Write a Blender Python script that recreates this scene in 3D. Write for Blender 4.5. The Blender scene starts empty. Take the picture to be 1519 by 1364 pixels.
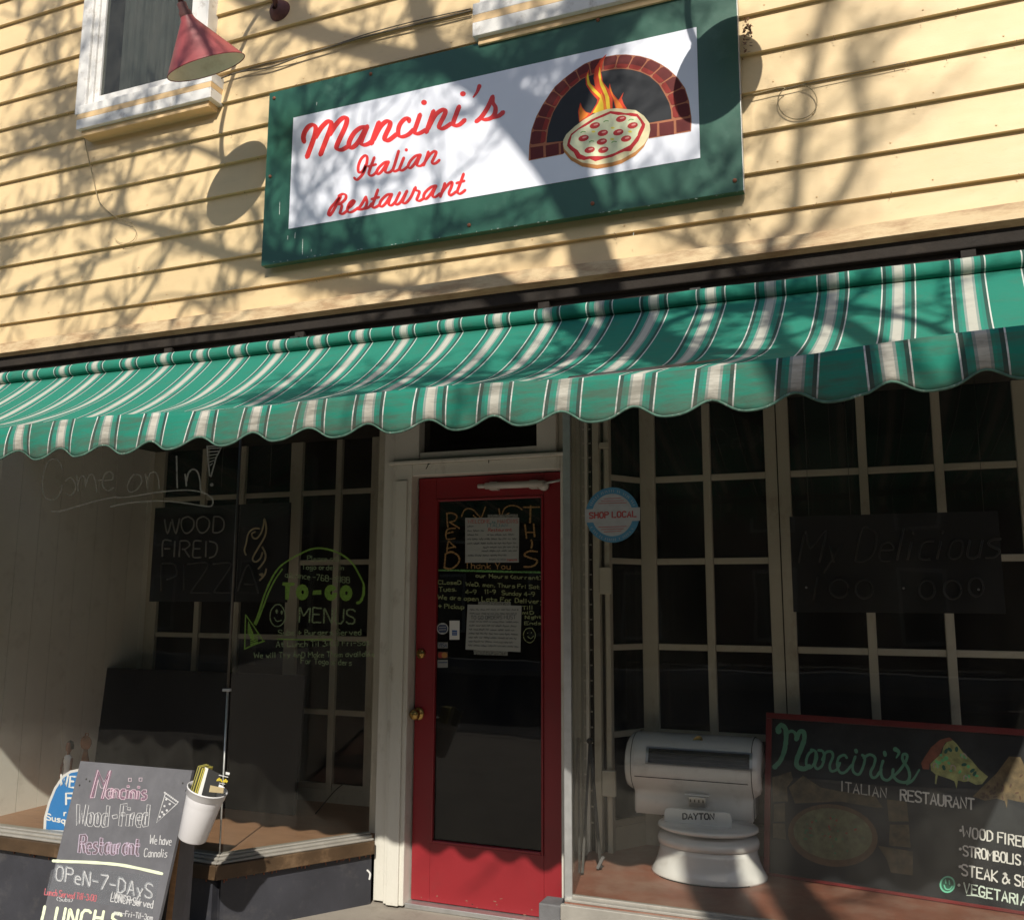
import bpy, math, random
from mathutils import Vector, Matrix
R=math.radians
random.seed(7)
S=bpy.context.scene
C=S.collection
# ------------------------------------------------------------------ camera (eye at the origin, street level at z=-1.6)
PW,PH,FPX=1519.0,1364.0,1350.0
YAW,PITCH,ROLL=0.37855664,0.15299646,0.00457844
RM=(Matrix.Rotation(YAW,3,'Z')@Matrix.Rotation(PITCH,3,'X')@Matrix(((1,0,0),(0,0,-1),(0,1,0)))@Matrix.Rotation(ROLL,3,'Z'))
cd=bpy.data.cameras.new('camera'); cam=bpy.data.objects.new('camera',cd); C.objects.link(cam); S.camera=cam
cam.matrix_world=RM.to_4x4()
cd.sensor_fit='HORIZONTAL'; cd.sensor_width=36.0; cd.lens=36.0*FPX/PW; cd.clip_start=.05; cd.clip_end=400
# ------------------------------------------------------------------ world, sun, exposure
SUN=Vector((-.34,1,-.81))                       # the way the sunlight travels
W=bpy.data.worlds.new('World'); S.world=W; W.use_nodes=True
nt=W.node_tree; nt.nodes.clear()
sk=nt.nodes.new('ShaderNodeTexSky'); sk.sky_type='NISHITA'; sk.sun_disc=False
sk.sun_elevation=R(37.5); sk.sun_rotation=R(161.2); sk.air_density=1.0; sk.dust_density=1.2
bg=nt.nodes.new('ShaderNodeBackground'); bg.inputs[1].default_value=.1
wo=nt.nodes.new('ShaderNodeOutputWorld'); nt.links.new(sk.outputs[0],bg.inputs[0]); nt.links.new(bg.outputs[0],wo.inputs[0])
sl=bpy.data.lights.new('sun','SUN'); sl.energy=4.1; sl.angle=R(.53); sl.color=(1,.94,.84)
so=bpy.data.objects.new('sun',sl); C.objects.link(so); so.rotation_euler=SUN.to_track_quat('-Z','Y').to_euler(); so.location=(4,-10,12)
S.view_settings.view_transform='Standard'; S.view_settings.look='None'; S.view_settings.gamma=1
S.view_settings.use_curve_mapping=False; S.view_settings.exposure=.3
S.render.engine='CYCLES'; S.cycles.max_bounces=8; S.cycles.transparent_max_bounces=16
# ------------------------------------------------------------------ projection helpers: a point of the picture on a real surface
def ray(px,py): return RM@Vector((px-PW/2,-(py-PH/2),-FPX))
def at(px,py,Y=None,X=None,Z=None):
    d=ray(px,py)
    t=Y/d.y if Y is not None else (X/d.x if X is not None else Z/d.z)
    return d*t
class Plane:
    def __init__(s,p,n):
        s.p=Vector(p); s.n=Vector(n).normalized()
        if s.n.dot(s.p)>0: s.n=-s.n              # faces the viewer's side
    def hit(s,px,py,off=0.0):
        d=ray(px,py); return d*(((s.p+s.n*off).dot(s.n))/d.dot(s.n))
def plane3(a,b,c): return Plane(a,(b-a).cross(c-a))
def PY(y): return Plane((0,y,0),(0,-1,0))
# ------------------------------------------------------------------ materials
def srgb(c): return tuple(((v/255)/12.92 if v<=10 else (((v/255)+.055)/1.055)**2.4) for v in c)
def newmat(name):
    m=bpy.data.materials.new(name); m.use_nodes=True; n=m.node_tree; n.nodes.clear()
    o=n.nodes.new('ShaderNodeOutputMaterial'); return m,n,o
def N(n,t,**k):
    x=n.nodes.new(t)
    for a,b in k.items(): setattr(x,a,b)
    return x
def noise(n,vec,scale,detail=4,rough=.6):
    x=N(n,'ShaderNodeTexNoise'); x.inputs['Scale'].default_value=scale; x.inputs['Detail'].default_value=detail; x.inputs['Roughness'].default_value=rough
    n.links.new(vec,x.inputs['Vector']); return x.outputs['Fac']
def ramp(n,fac,stops,mode='LINEAR'):
    r=N(n,'ShaderNodeValToRGB'); r.color_ramp.interpolation=mode
    e=r.color_ramp.elements
    while len(e)<len(stops): e.new(.5)
    for i,(p,c) in enumerate(stops): e[i].position=p; e[i].color=(*c,1) if len(c)==3 else c
    n.links.new(fac,r.inputs[0]); return r.outputs[0]
def mixc(n,f,a,b,mode='MIX'):
    m=N(n,'ShaderNodeMix',data_type='RGBA',blend_type=mode)
    for s,v in ((m.inputs[0],f),(m.inputs[6],a),(m.inputs[7],b)):
        if isinstance(v,bpy.types.NodeSocket): n.links.new(v,s)
        else: s.default_value=v if isinstance(v,(int,float)) else (*v,1)[:4]
    return m.outputs[2]
def mapv(n,scale=(1,1,1)):
    g=N(n,'ShaderNodeNewGeometry'); m=N(n,'ShaderNodeMapping'); m.inputs['Scale'].default_value=scale
    n.links.new(g.outputs['Position'],m.inputs['Vector']); return m.outputs[0]
def objvary(m,amt):
    """every board of this paint a touch lighter or darker"""
    n=m.node_tree; b=[x for x in n.nodes if x.type=='BSDF_PRINCIPLED'][0]; l=b.inputs['Base Color'].links[0].from_socket
    oi=n.nodes.new('ShaderNodeObjectInfo'); mr=n.nodes.new('ShaderNodeMapRange'); mr.inputs[3].default_value=1-amt; mr.inputs[4].default_value=1+amt*.5
    n.links.new(oi.outputs['Random'],mr.inputs[0]); hs=n.nodes.new('ShaderNodeHueSaturation'); n.links.new(mr.outputs[0],hs.inputs['Value']); n.links.new(l,hs.inputs['Color']); n.links.new(hs.outputs[0],b.inputs['Base Color'])
def pm(name,col,rough=.6,var=.12,scale=6,stretch=(1,1,1),dirt=None,dirtamt=.35,dscale=9,dlo=.55,dhi=.72,bump=.15,bscale=60,metal=0,spec=.5,coat=0,col2=None):
    m,n,o=newmat(name); v=mapv(n,stretch)
    b=N(n,'ShaderNodeBsdfPrincipled')
    f=noise(n,v,scale)
    lo=tuple(c*(1-var) for c in col); hi=tuple(min(1,c*(1+var)) for c in (col2 or col))
    c=ramp(n,f,[(.3,lo),(.7,hi)])
    if dirt:
        d=noise(n,v,dscale,8,.68); a=ramp(n,d,[(dlo,(0,0,0)),(dhi,(dirtamt,)*3)])
        c=mixc(n,a,c,dirt)
    n.links.new(c,b.inputs['Base Color'])
    rr=N(n,'ShaderNodeMapRange'); rr.inputs[3].default_value=max(.02,rough-.08); rr.inputs[4].default_value=min(1,rough+.1)
    n.links.new(noise(n,v,scale*3.3),rr.inputs[0]); n.links.new(rr.outputs[0],b.inputs['Roughness'])
    b.inputs['Metallic'].default_value=metal; b.inputs['Specular IOR Level'].default_value=spec
    b.inputs['Coat Weight'].default_value=coat
    if bump:
        bp=N(n,'ShaderNodeBump'); bp.inputs['Strength'].default_value=bump; bp.inputs['Distance'].default_value=.004
        n.links.new(noise(n,v,bscale,6),bp.inputs['Height']); n.links.new(bp.outputs[0],b.inputs['Normal'])
    n.links.new(b.outputs[0],o.inputs[0]); return m
def glassmat(name,tint=(.8,.82,.8),refl=1.0,rough=.0,dust=.02):
    m,n,o=newmat(name); t=N(n,'ShaderNodeBsdfTransparent'); t.inputs[0].default_value=(*tint,1)
    g=N(n,'ShaderNodeBsdfGlossy'); g.inputs['Roughness'].default_value=rough
    v=mapv(n); bp=N(n,'ShaderNodeBump'); bp.inputs['Strength'].default_value=.05; bp.inputs['Distance'].default_value=.02
    n.links.new(noise(n,v,1.7,2),bp.inputs['Height']); n.links.new(bp.outputs[0],g.inputs['Normal'])
    # Schlick reflectance from the facing angle: the same from either side of the sheet
    fr=N(n,'ShaderNodeLayerWeight'); fr.inputs[0].default_value=.5
    pw=N(n,'ShaderNodeMath',operation='POWER'); pw.inputs[1].default_value=5; n.links.new(fr.outputs['Facing'],pw.inputs[0])
    mu=N(n,'ShaderNodeMath',operation='MULTIPLY_ADD'); mu.inputs[1].default_value=.7; mu.inputs[2].default_value=.03*refl; n.links.new(pw.outputs[0],mu.inputs[0])
    mx=N(n,'ShaderNodeMixShader'); n.links.new(mu.outputs[0],mx.inputs[0]); n.links.new(t.outputs[0],mx.inputs[1]); n.links.new(g.outputs[0],mx.inputs[2])
    d=N(n,'ShaderNodeBsdfDiffuse'); d.inputs[0].default_value=(.5,.48,.42,1)
    mx2=N(n,'ShaderNodeMixShader'); ds=ramp(n,noise(n,mapv(n,(1,1,.5)),5,8,.7),[(.4,(dust*.4,)*3),(.75,(dust*1.7,)*3)])
    n.links.new(ds,mx2.inputs[0]); n.links.new(mx.outputs[0],mx2.inputs[1]); n.links.new(d.outputs[0],mx2.inputs[2])
    n.links.new(mx2.outputs[0],o.inputs[0]); return m
def paint(name,col,rough=.55,var=.08,alpha=1.0,ascale=160,lo=.35,hi=.6):
    """brushed or chalked marks; alpha<1 leaves them broken and thin"""
    m,n,o=newmat(name); b=N(n,'ShaderNodeBsdfPrincipled'); v=mapv(n)
    c=ramp(n,noise(n,v,30),[(.3,tuple(x*(1-var) for x in col)),(.7,tuple(min(1,x*(1+var)) for x in col))])
    n.links.new(c,b.inputs['Base Color']); b.inputs['Roughness'].default_value=rough
    if alpha<1:
        a=ramp(n,noise(n,v,ascale,5,.7),[(lo,(alpha*.45,)*3),(hi,(alpha,)*3)]); n.links.new(a,b.inputs['Alpha'])
    n.links.new(b.outputs[0],o.inputs[0]); return m
def stripes(name,dirty):
    """striped canvas; UV x counts stripe repeats, UV y runs along the cloth"""
    m,n,o=newmat(name); b=N(n,'ShaderNodeBsdfPrincipled'); uv=N(n,'ShaderNodeUVMap'); uv.uv_map='UVMap'
    sx=N(n,'ShaderNodeSeparateXYZ'); n.links.new(uv.outputs[0],sx.inputs[0])
    ad=N(n,'ShaderNodeMath',operation='ADD'); ad.inputs[1].default_value=100.5; n.links.new(sx.outputs[0],ad.inputs[0])
    fr=N(n,'ShaderNodeMath',operation='FRACT'); n.links.new(ad.outputs[0],fr.inputs[0])
    G=(.018,.19,.13); G2=(.024,.235,.165); Dk=(.03,.065,.055); Cr=(.50,.475,.41); Wh=(.64,.64,.60); Gy=(.27,.31,.28); Mg=(.03,.2,.15)
    st=[(0,G),(.243,Wh),(.262,Dk),(.315,Mg),(.36,G2),(.405,Gy),(.438,Cr),(.562,Gy),(.595,G2),(.64,Mg),(.685,Dk),(.738,Wh),(.757,G)]
    c=ramp(n,fr.outputs[0],st,'CONSTANT')
    if not dirty: c=mixc(n,.14,c,(.05,.16,.12))
    v=mapv(n)
    w=noise(n,v,3,5); c=mixc(n,ramp(n,w,[(.35,(.0,)*3),(.75,(.10,)*3)]),c,(.08,.26,.20))
    if dirty:
        mp=N(n,'ShaderNodeMapping'); mp.inputs['Scale'].default_value=(1.2,5,9); g=N(n,'ShaderNodeNewGeometry'); n.links.new(g.outputs['Position'],mp.inputs['Vector'])
        d=noise(n,mp.outputs[0],3.2,9,.72); c=mixc(n,ramp(n,d,[(.44,(0,)*3),(.64,(.62,)*3)]),c,(.085,.08,.06))
        # grime gathered along the lower hem of the valance
        e=ramp(n,sx.outputs[1],[(0,(.75,)*3),(.16,(.38,)*3),(.5,(0,)*3)]); d2=noise(n,v,45,6,.7)
        c=mixc(n,mixc(n,.55,e,ramp(n,d2,[(.3,(0,)*3),(.8,(1,)*3)]),'MULTIPLY'),c,(.07,.065,.05))
    else:
        d=noise(n,v,11,8,.7); c=mixc(n,ramp(n,d,[(.52,(0,)*3),(.75,(.3,)*3)]),c,(.10,.10,.08))
    n.links.new(c,b.inputs['Base Color']); b.inputs['Roughness'].default_value=.85; b.inputs['Specular IOR Level'].default_value=.1
    bp=N(n,'ShaderNodeBump'); bp.inputs['Strength'].default_value=.35; bp.inputs['Distance'].default_value=.012
    mp=N(n,'ShaderNodeMapping'); mp.inputs['Scale'].default_value=(2.2,9,5); g=N(n,'ShaderNodeNewGeometry'); n.links.new(g.outputs['Position'],mp.inputs['Vector'])
    n.links.new(noise(n,mp.outputs[0],3,6,.6),bp.inputs['Height']); n.links.new(bp.outputs[0],b.inputs['Normal'])
    n.links.new(b.outputs[0],o.inputs[0]); return m
M={}
M['siding']=pm('yellow_siding_paint',(.70,.525,.285),.55,.05,2.5,(1,1,3),dirt=(.30,.21,.11),dirtamt=.32,dscale=14,dlo=.6,dhi=.8,bump=.12,bscale=90)
objvary(M['siding'],.07)
M['capwood']=pm('weathered_cornice_paint',(.62,.47,.27),.7,.1,5,(1,3,4),dirt=(.33,.20,.10),dirtamt=.85,dscale=5,dlo=.42,dhi=.62,bump=.5,bscale=50)
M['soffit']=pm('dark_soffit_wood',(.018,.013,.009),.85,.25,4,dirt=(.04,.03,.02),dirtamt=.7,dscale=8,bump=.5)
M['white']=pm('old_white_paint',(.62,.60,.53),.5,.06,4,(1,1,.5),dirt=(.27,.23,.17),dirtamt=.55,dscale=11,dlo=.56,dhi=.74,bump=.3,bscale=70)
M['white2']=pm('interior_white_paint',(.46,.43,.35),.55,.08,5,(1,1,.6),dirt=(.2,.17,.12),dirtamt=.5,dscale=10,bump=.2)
M['winwhite']=pm('window_white_paint',(.74,.72,.68),.5,.05,4,dirt=(.35,.30,.24),dirtamt=.6,dscale=16,dlo=.55,dhi=.7,bump=.3)
M['sillyellow']=pm('yellow_trim_paint',(.72,.5,.26),.6,.05,5,dirt=(.4,.3,.2),bump=.2)
M['panelwall']=pm('cream_beadboard',(.86,.85,.79),.6,.04,3,dirt=(.45,.42,.34),dirtamt=.3,bump=.1)
M['signgreen']=pm('sign_green_paint',(.022,.095,.062),.36,.1,3,dirt=(.07,.16,.12),dirtamt=.5,dscale=7,dlo=.58,dhi=.75,bump=.12,bscale=30)
M['signwhite']=pm('vinyl_white',(.77,.79,.86),.35,.02,3,bump=.02)
M['signred']=paint('vinyl_red',(.72,.035,.03),.4,.04)
M['alu']=pm('dull_aluminium',(.55,.56,.55),.4,.1,20,metal=.8,bump=.1)
M['rust']=pm('rusty_screw',(.25,.09,.05),.8,.3,40,bump=.4)
M['lampred']=pm('faded_red_enamel',(.30,.062,.062),.45,.15,7,dirt=(.20,.09,.085),dirtamt=.5,dscale=9,dlo=.5,dhi=.7,bump=.15)
M['lampdark']=pm('rusted_dark_red_iron',(.12,.045,.04),.7,.3,30,dirt=(.2,.1,.07),bump=.5)
M['lampin']=pm('lamp_white_enamel',(.68,.64,.52),.4,.05,8,dirt=(.3,.2,.12),bump=.05)
M['canvas']=stripes('striped_canvas',False); M['valance']=stripes('striped_valance_canvas',True)
M['hem']=pm('dirty_green_hem',(.06,.13,.095),.85,.4,40,dirt=(.42,.44,.38),dirtamt=.8,dscale=70,dlo=.58,dhi=.7,bump=.4)
M['doorred']=pm('red_door_paint',(.245,.017,.023),.32,.06,3,dirt=(.16,.03,.03),dirtamt=.35,dscale=8,bump=.1,bscale=40)
M['black']=pm('black_panel_paint',(.036,.037,.045),.5,.2,4,dirt=(.15,.14,.13),dirtamt=.35,dscale=9,dlo=.55,dhi=.8,bump=.35,bscale=40)
M['bronze']=pm('weathered_bronze_sill',(.085,.052,.027),.48,.3,6,(1,1,1),dirt=(.25,.16,.09),dirtamt=.7,dscale=6,metal=.25,bump=.3)
M['channel']=pm('grey_glazing_channel',(.36,.34,.30),.5,.12,12,dirt=(.14,.11,.08),bump=.3,metal=.3)
M['mullion']=pm('dark_glazing_bar',(.07,.065,.055),.4,.2,12,dirt=(.2,.18,.14),bump=.2,metal=.4)
M['floorL']=pm('tan_display_floor',(.30,.17,.10),.5,.1,4,(1,4,1),dirt=(.12,.06,.035),bump=.2)
M['floorR']=pm('brown_red_display_floor',(.24,.095,.06),.5,.2,5,dirt=(.32,.22,.17),dirtamt=.7,dscale=4,dlo=.45,dhi=.7,bump=.2)
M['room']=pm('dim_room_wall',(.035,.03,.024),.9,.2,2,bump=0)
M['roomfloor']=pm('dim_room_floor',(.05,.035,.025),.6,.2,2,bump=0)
M['darkboard']=pm('black_backdrop_board',(.007,.007,.008),.6,.15,3,dirt=(.015,.015,.016),bump=0,spec=.25)
M['glass']=glassmat('shop_window_glass',(.95,.95,.93),.55,0,.016)
M['glassd']=glassmat('door_glass',(.55,.55,.53),1.15,0,.02)
M['glassi']=glassmat('inner_window_glass',(.30,.30,.29),.8,0,.01)
M['glassu']=glassmat('upper_window_glass',(.62,.64,.62),1.3,0,.06)
M['brass']=pm('aged_brass',(.42,.27,.09),.28,.2,20,metal=1,bump=.1)
M['closer']=pm('white_closer_enamel',(.55,.52,.47),.4,.05,10,bump=.1)
M['curtain']=pm('grey_curtain_cloth',(.30,.30,.29),.9,.25,7,(9,1,.5),bump=.4,bscale=12)
M['concrete']=pm('pale_concrete',(.28,.25,.21),.85,.1,3,dirt=(.16,.14,.11),dirtamt=.5,dscale=10,bump=.5,bscale=80)
M['asphalt']=pm('asphalt',(.05,.05,.052),.9,.2,6,bump=.6)
M['enamel']=pm('white_porcelain_enamel',(.76,.76,.75),.16,.03,5,dirt=(.34,.31,.26),dirtamt=.3,dscale=9,bump=.03,coat=.3)
M['nickel']=pm('nickel_plate',(.5,.5,.5),.3,.1,30,metal=1,bump=.1)
M['scaledark']=pm('dark_scale_window',(.03,.03,.028),.2,.2,30,bump=0)
M['slate']=pm('chalkboard_slate',(.105,.105,.115),.6,.1,4,dirt=(.17,.17,.185),dirtamt=.6,dscale=6,dlo=.4,dhi=.7,bump=.1)
M['menuslate']=pm('menu_black_slate',(.012,.013,.016),.45,.2,4,dirt=(.055,.065,.072),dirtamt=.7,dscale=3.5,dlo=.46,dhi=.8,bump=0,spec=.35)
M['rawwood']=pm('raw_plywood_edge',(.55,.30,.14),.7,.15,10,(1,1,6),bump=.3)
M['plastic']=pm('white_plastic',(.72,.71,.72),.3,.02,5,bump=.02)
M['redframe']=pm('red_frame_paint',(.15,.012,.013),.4,.2,8,dirt=(.1,.02,.02),bump=.2)
M['blue']=pm('blue_sign_vinyl',(.02,.20,.55),.35,.04,4,dirt=(.05,.3,.6),bump=.25,bscale=20)
M['bark']=pm('grey_bark',(.10,.085,.07),.9,.3,9,(1,1,.3),bump=.8,bscale=20)
M['cable']=pm('grey_cable_sheath',(.16,.13,.09),.7,.2,20,bump=.1)
M['twine']=pm('yellowed_wire',(.34,.26,.14),.7,.2,20,bump=.1)
M['dryleaf']=pm('dry_brown_leaf',(.16,.085,.045),.9,.3,30,bump=.3)
M['iron']=pm('dark_iron',(.05,.048,.045),.5,.3,20,metal=.5,bump=.3)
M['steel']=pm('sunlit_steel',(.5,.5,.47),.35,.2,40,metal=.7,dirt=(.15,.12,.1),dirtamt=.7,dscale=40,bump=.2)
M['block']=pm('grey_slate_block',(.14,.14,.145),.7,.2,8,dirt=(.28,.27,.26),bump=.5)
M['brick']=pm('old_brick_front',(.10,.055,.04),.9,.2,3,bump=.3)
M['paper']=pm('notice_paper',(.36,.37,.35),.8,.04,5,bump=.05)
M['paper2']=pm('white_paper',(.7,.7,.68),.8,.04,5,bump=.05)
M['tan']=pm('tanned_ornament_wood',(.30,.13,.06),.6,.25,20,bump=.3)
M['skin']=pm('painted_figurine_clay',(.28,.14,.09),.6,.1,20,bump=.1)
def P(name,col,**k):
    if name not in M: M[name]=paint(name,col,**k)
    return M[name]
# ------------------------------------------------------------------ objects
def root_of(o):
    while o.parent: o=o.parent
    return o
def thing(name,label,cat,loc=(0,0,0),group=None):
    o=bpy.data.objects.new(name,None); C.objects.link(o); o.location=loc; o['label']=label; o['category']=cat
    if group: o['group']=group
    o.empty_display_size=.05; return o
def tag(o,label=None,cat=None,group=None,kind=None):
    if label: o['label']=label
    if cat: o['category']=cat
    if group: o['group']=group
    if kind: o['kind']=kind
    return o
class MB:
    def __init__(s): s.v=[]; s.f=[]; s.sm=[]; s.mi=[]; s.uv={}
    def add(s,vs,fs,smooth=False,mi=0):
        b=len(s.v); s.v+= [Vector(v) for v in vs]
        for f in fs: s.f.append([b+i for i in f]); s.sm.append(smooth); s.mi.append(mi)
        return b
    def box(s,x0,x1,y0,y1,z0,z1,mi=0):
        s.add([(x,y,z) for x in (x0,x1) for y in (y0,y1) for z in (z0,z1)],[(0,1,3,2),(4,6,7,5),(0,4,5,1),(2,3,7,6),(0,2,6,4),(1,5,7,3)],mi=mi); return s
    def prism(s,poly,vec,mi=0):
        n=len(poly); p=[Vector(q) for q in poly]; v=Vector(vec)
        s.add(p+[q+v for q in p],[list(range(n))[::-1],[n+i for i in range(n)]]+[(i,(i+1)%n,n+(i+1)%n,n+i) for i in range(n)],mi=mi); return s
    def bar(s,a,b,w,d,up=(0,0,1),mi=0):
        """rectangular bar from a to b, w wide across, d deep"""
        a=Vector(a);b=Vector(b);t=(b-a).normalized(); x=t.cross(Vector(up))
        if x.length<1e-4: x=t.cross(Vector((0,1,0)))
        x.normalize(); y=t.cross(x)
        p=[a+x*i*w/2+y*j*d/2 for i,j in((-1,-1),(1,-1),(1,1),(-1,1))]
        return s.prism(p,b-a,mi)
    def tube(s,path,r,n=8,cap=True,mi=0):
        path=[Vector(p) for p in path]; k=len(path); rr=r if isinstance(r,(list,tuple)) else [r]*k
        vs=[];nrm=None
        for i,p in enumerate(path):
            t=(path[min(i+1,k-1)]-path[max(i-1,0)]).normalized()
            if nrm is None: nrm=t.orthogonal().normalized()
            nrm=(nrm-t*nrm.dot(t)); nrm=nrm.normalized() if nrm.length>1e-5 else t.orthogonal().normalized()
            bn=t.cross(nrm)
            vs+=[p+(nrm*math.cos(2*math.pi*j/n)+bn*math.sin(2*math.pi*j/n))*rr[i] for j in range(n)]
        fs=[(i*n+j,i*n+(j+1)%n,(i+1)*n+(j+1)%n,(i+1)*n+j) for i in range(k-1) for j in range(n)]
        if cap: fs+=[list(range(n))[::-1],[(k-1)*n+j for j in range(n)]]
        s.add(vs,fs,True,mi); return s
    def lathe(s,prof,c,axis=(0,0,1),n=32,sx=1,sy=1,mi=0,cap=False):
        """prof [(radius,height)] turned about axis through c"""
        ax=Vector(axis).normalized(); u=ax.orthogonal().normalized() if abs(ax.z)<.999 else Vector((1,0,0)); w=ax.cross(u); c=Vector(c)
        vs=[c+ax*h+(u*math.cos(2*math.pi*j/n)*sx+w*math.sin(2*math.pi*j/n)*sy)*r for r,h in prof for j in range(n)]
        fs=[(i*n+j,i*n+(j+1)%n,(i+1)*n+(j+1)%n,(i+1)*n+j) for i in range(len(prof)-1) for j in range(n)]
        if cap: fs+=[list(range(n))[::-1],[(len(prof)-1)*n+j for j in range(n)]]
        s.add(vs,fs,True,mi); return s
    def grid(s,pts,uvs=None,smooth=True,mi=0):
        r=len(pts);c=len(pts[0]); b=len(s.v); s.v+=[Vector(p) for row in pts for p in row]
        if uvs:
            for i in range(r):
                for j in range(c): s.uv[b+i*c+j]=uvs[i][j]
        for i in range(r-1):
            for j in range(c-1):
                s.f.append([b+i*c+j,b+i*c+j+1,b+(i+1)*c+j+1,b+(i+1)*c+j]); s.sm.append(smooth); s.mi.append(mi)
        return s
    def build(s,name,mat,parent=None,label=None,bevel=0,solid=0,**kw):
        org=Vector((0,0,0))
        if parent is not None: org=root_of(parent).location
        me=bpy.data.meshes.new(name); me.from_pydata([v-org for v in s.v],[],s.f)
        for i,p in enumerate(me.polygons): p.use_smooth=s.sm[i]; p.material_index=s.mi[i]
        for m in (mat if isinstance(mat,(list,tuple)) else [mat]): me.materials.append(m)
        if s.uv:
            l=me.uv_layers.new(name='UVMap')
            for lp in me.loops: l.data[lp.index].uv=s.uv.get(lp.vertex_index,(0,0))
        me.update()
        o=bpy.data.objects.new(name,me); C.objects.link(o)
        if parent is not None: o.parent=parent
        if solid:
            q=o.modifiers.new('thickness','SOLIDIFY'); q.thickness=solid; q.offset=0
        if bevel:
            q=o.modifiers.new('bevel','BEVEL'); q.width=bevel; q.segments=2; q.limit_method='ANGLE'; q.angle_limit=R(40)
        if label: o['label']=label
        tag(o,**kw); return o
def BX(*a): return MB().box(*a)
# ---- flat marks (print, paint, chalk) on a surface
def catmull(p,n=5):
    if len(p)<3: return p
    q=[p[0]]+list(p)+[p[-1]]; out=[]
    for i in range(1,len(q)-2):
        a,b,c,d=q[i-1:i+3]
        for k in range(n):
            t=k/n; out.append(tuple(.5*((2*b[j])+(-a[j]+c[j])*t+(2*a[j]-5*b[j]+4*c[j]-d[j])*t*t+(-a[j]+3*b[j]-3*c[j]+d[j])*t**3) for j in (0,1)))
    out.append(tuple(p[-1])); return out
class Ink:
    def __init__(s,plane,off=.0015): s.pl=plane; s.off=off; s.mb=MB(); s.k=0
    def nx(s): s.k+=1; return s.off+s.k*1.2e-5
    def poly(s,pts):
        o=s.nx(); s.mb.add([s.pl.hit(x,y,o) for x,y in pts],[list(range(len(pts)))]); return s
    def dot(s,x,y,r,ry=None,rot=0,n=12):
        ry=ry or r; c,d=math.cos(rot),math.sin(rot)
        return s.poly([(x+r*math.cos(a)*c-ry*math.sin(a)*d,y+r*math.cos(a)*d+ry*math.sin(a)*c) for a in [2*math.pi*i/n for i in range(n)]])
    def line(s,pts,w,smooth=True,taper=None,jit=0,cal=0):
        pts=[tuple(p) for p in pts]
        if len(pts)==1 or (len(pts)==2 and pts[0]==pts[1]): return s.dot(*pts[0],w*.6)
        p=catmull(pts) if smooth else pts
        n=len(p); L=[];Rr=[]
        for i,(x,y) in enumerate(p):
            a=p[max(i-1,0)]; b=p[min(i+1,n-1)]; dx,dy=b[0]-a[0],b[1]-a[1]; l=math.hypot(dx,dy) or 1
            ww=w/2*(1+random.uniform(-jit,jit))
            if cal: ww*=1-cal*.5+cal*abs(dx*-.36+dy*.93)/l
            if taper: t=i/(n-1); ww*=taper[0]+(taper[1]-taper[0])*t
            L.append((x-dy/l*ww,y+dx/l*ww)); Rr.append((x+dy/l*ww,y-dx/l*ww))
        o=s.nx(); step=3e-6
        vs=[]; 
        for i in range(n): vs+=[s.pl.hit(*L[i],o+i*step*0),s.pl.hit(*Rr[i],o)]
        s.mb.add(vs,[(2*i,2*i+1,2*i+3,2*i+2) for i in range(n-1)])
        t0,t1=taper or (1,1)
        if w>.8: s.dot(*p[0],w/2*t0,n=8); s.dot(*p[-1],w/2*t1,n=8)
        return s
    def done(s,name,mat,parent,**k): return s.mb.build(name,mat,parent,**k)
F_={}
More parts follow.
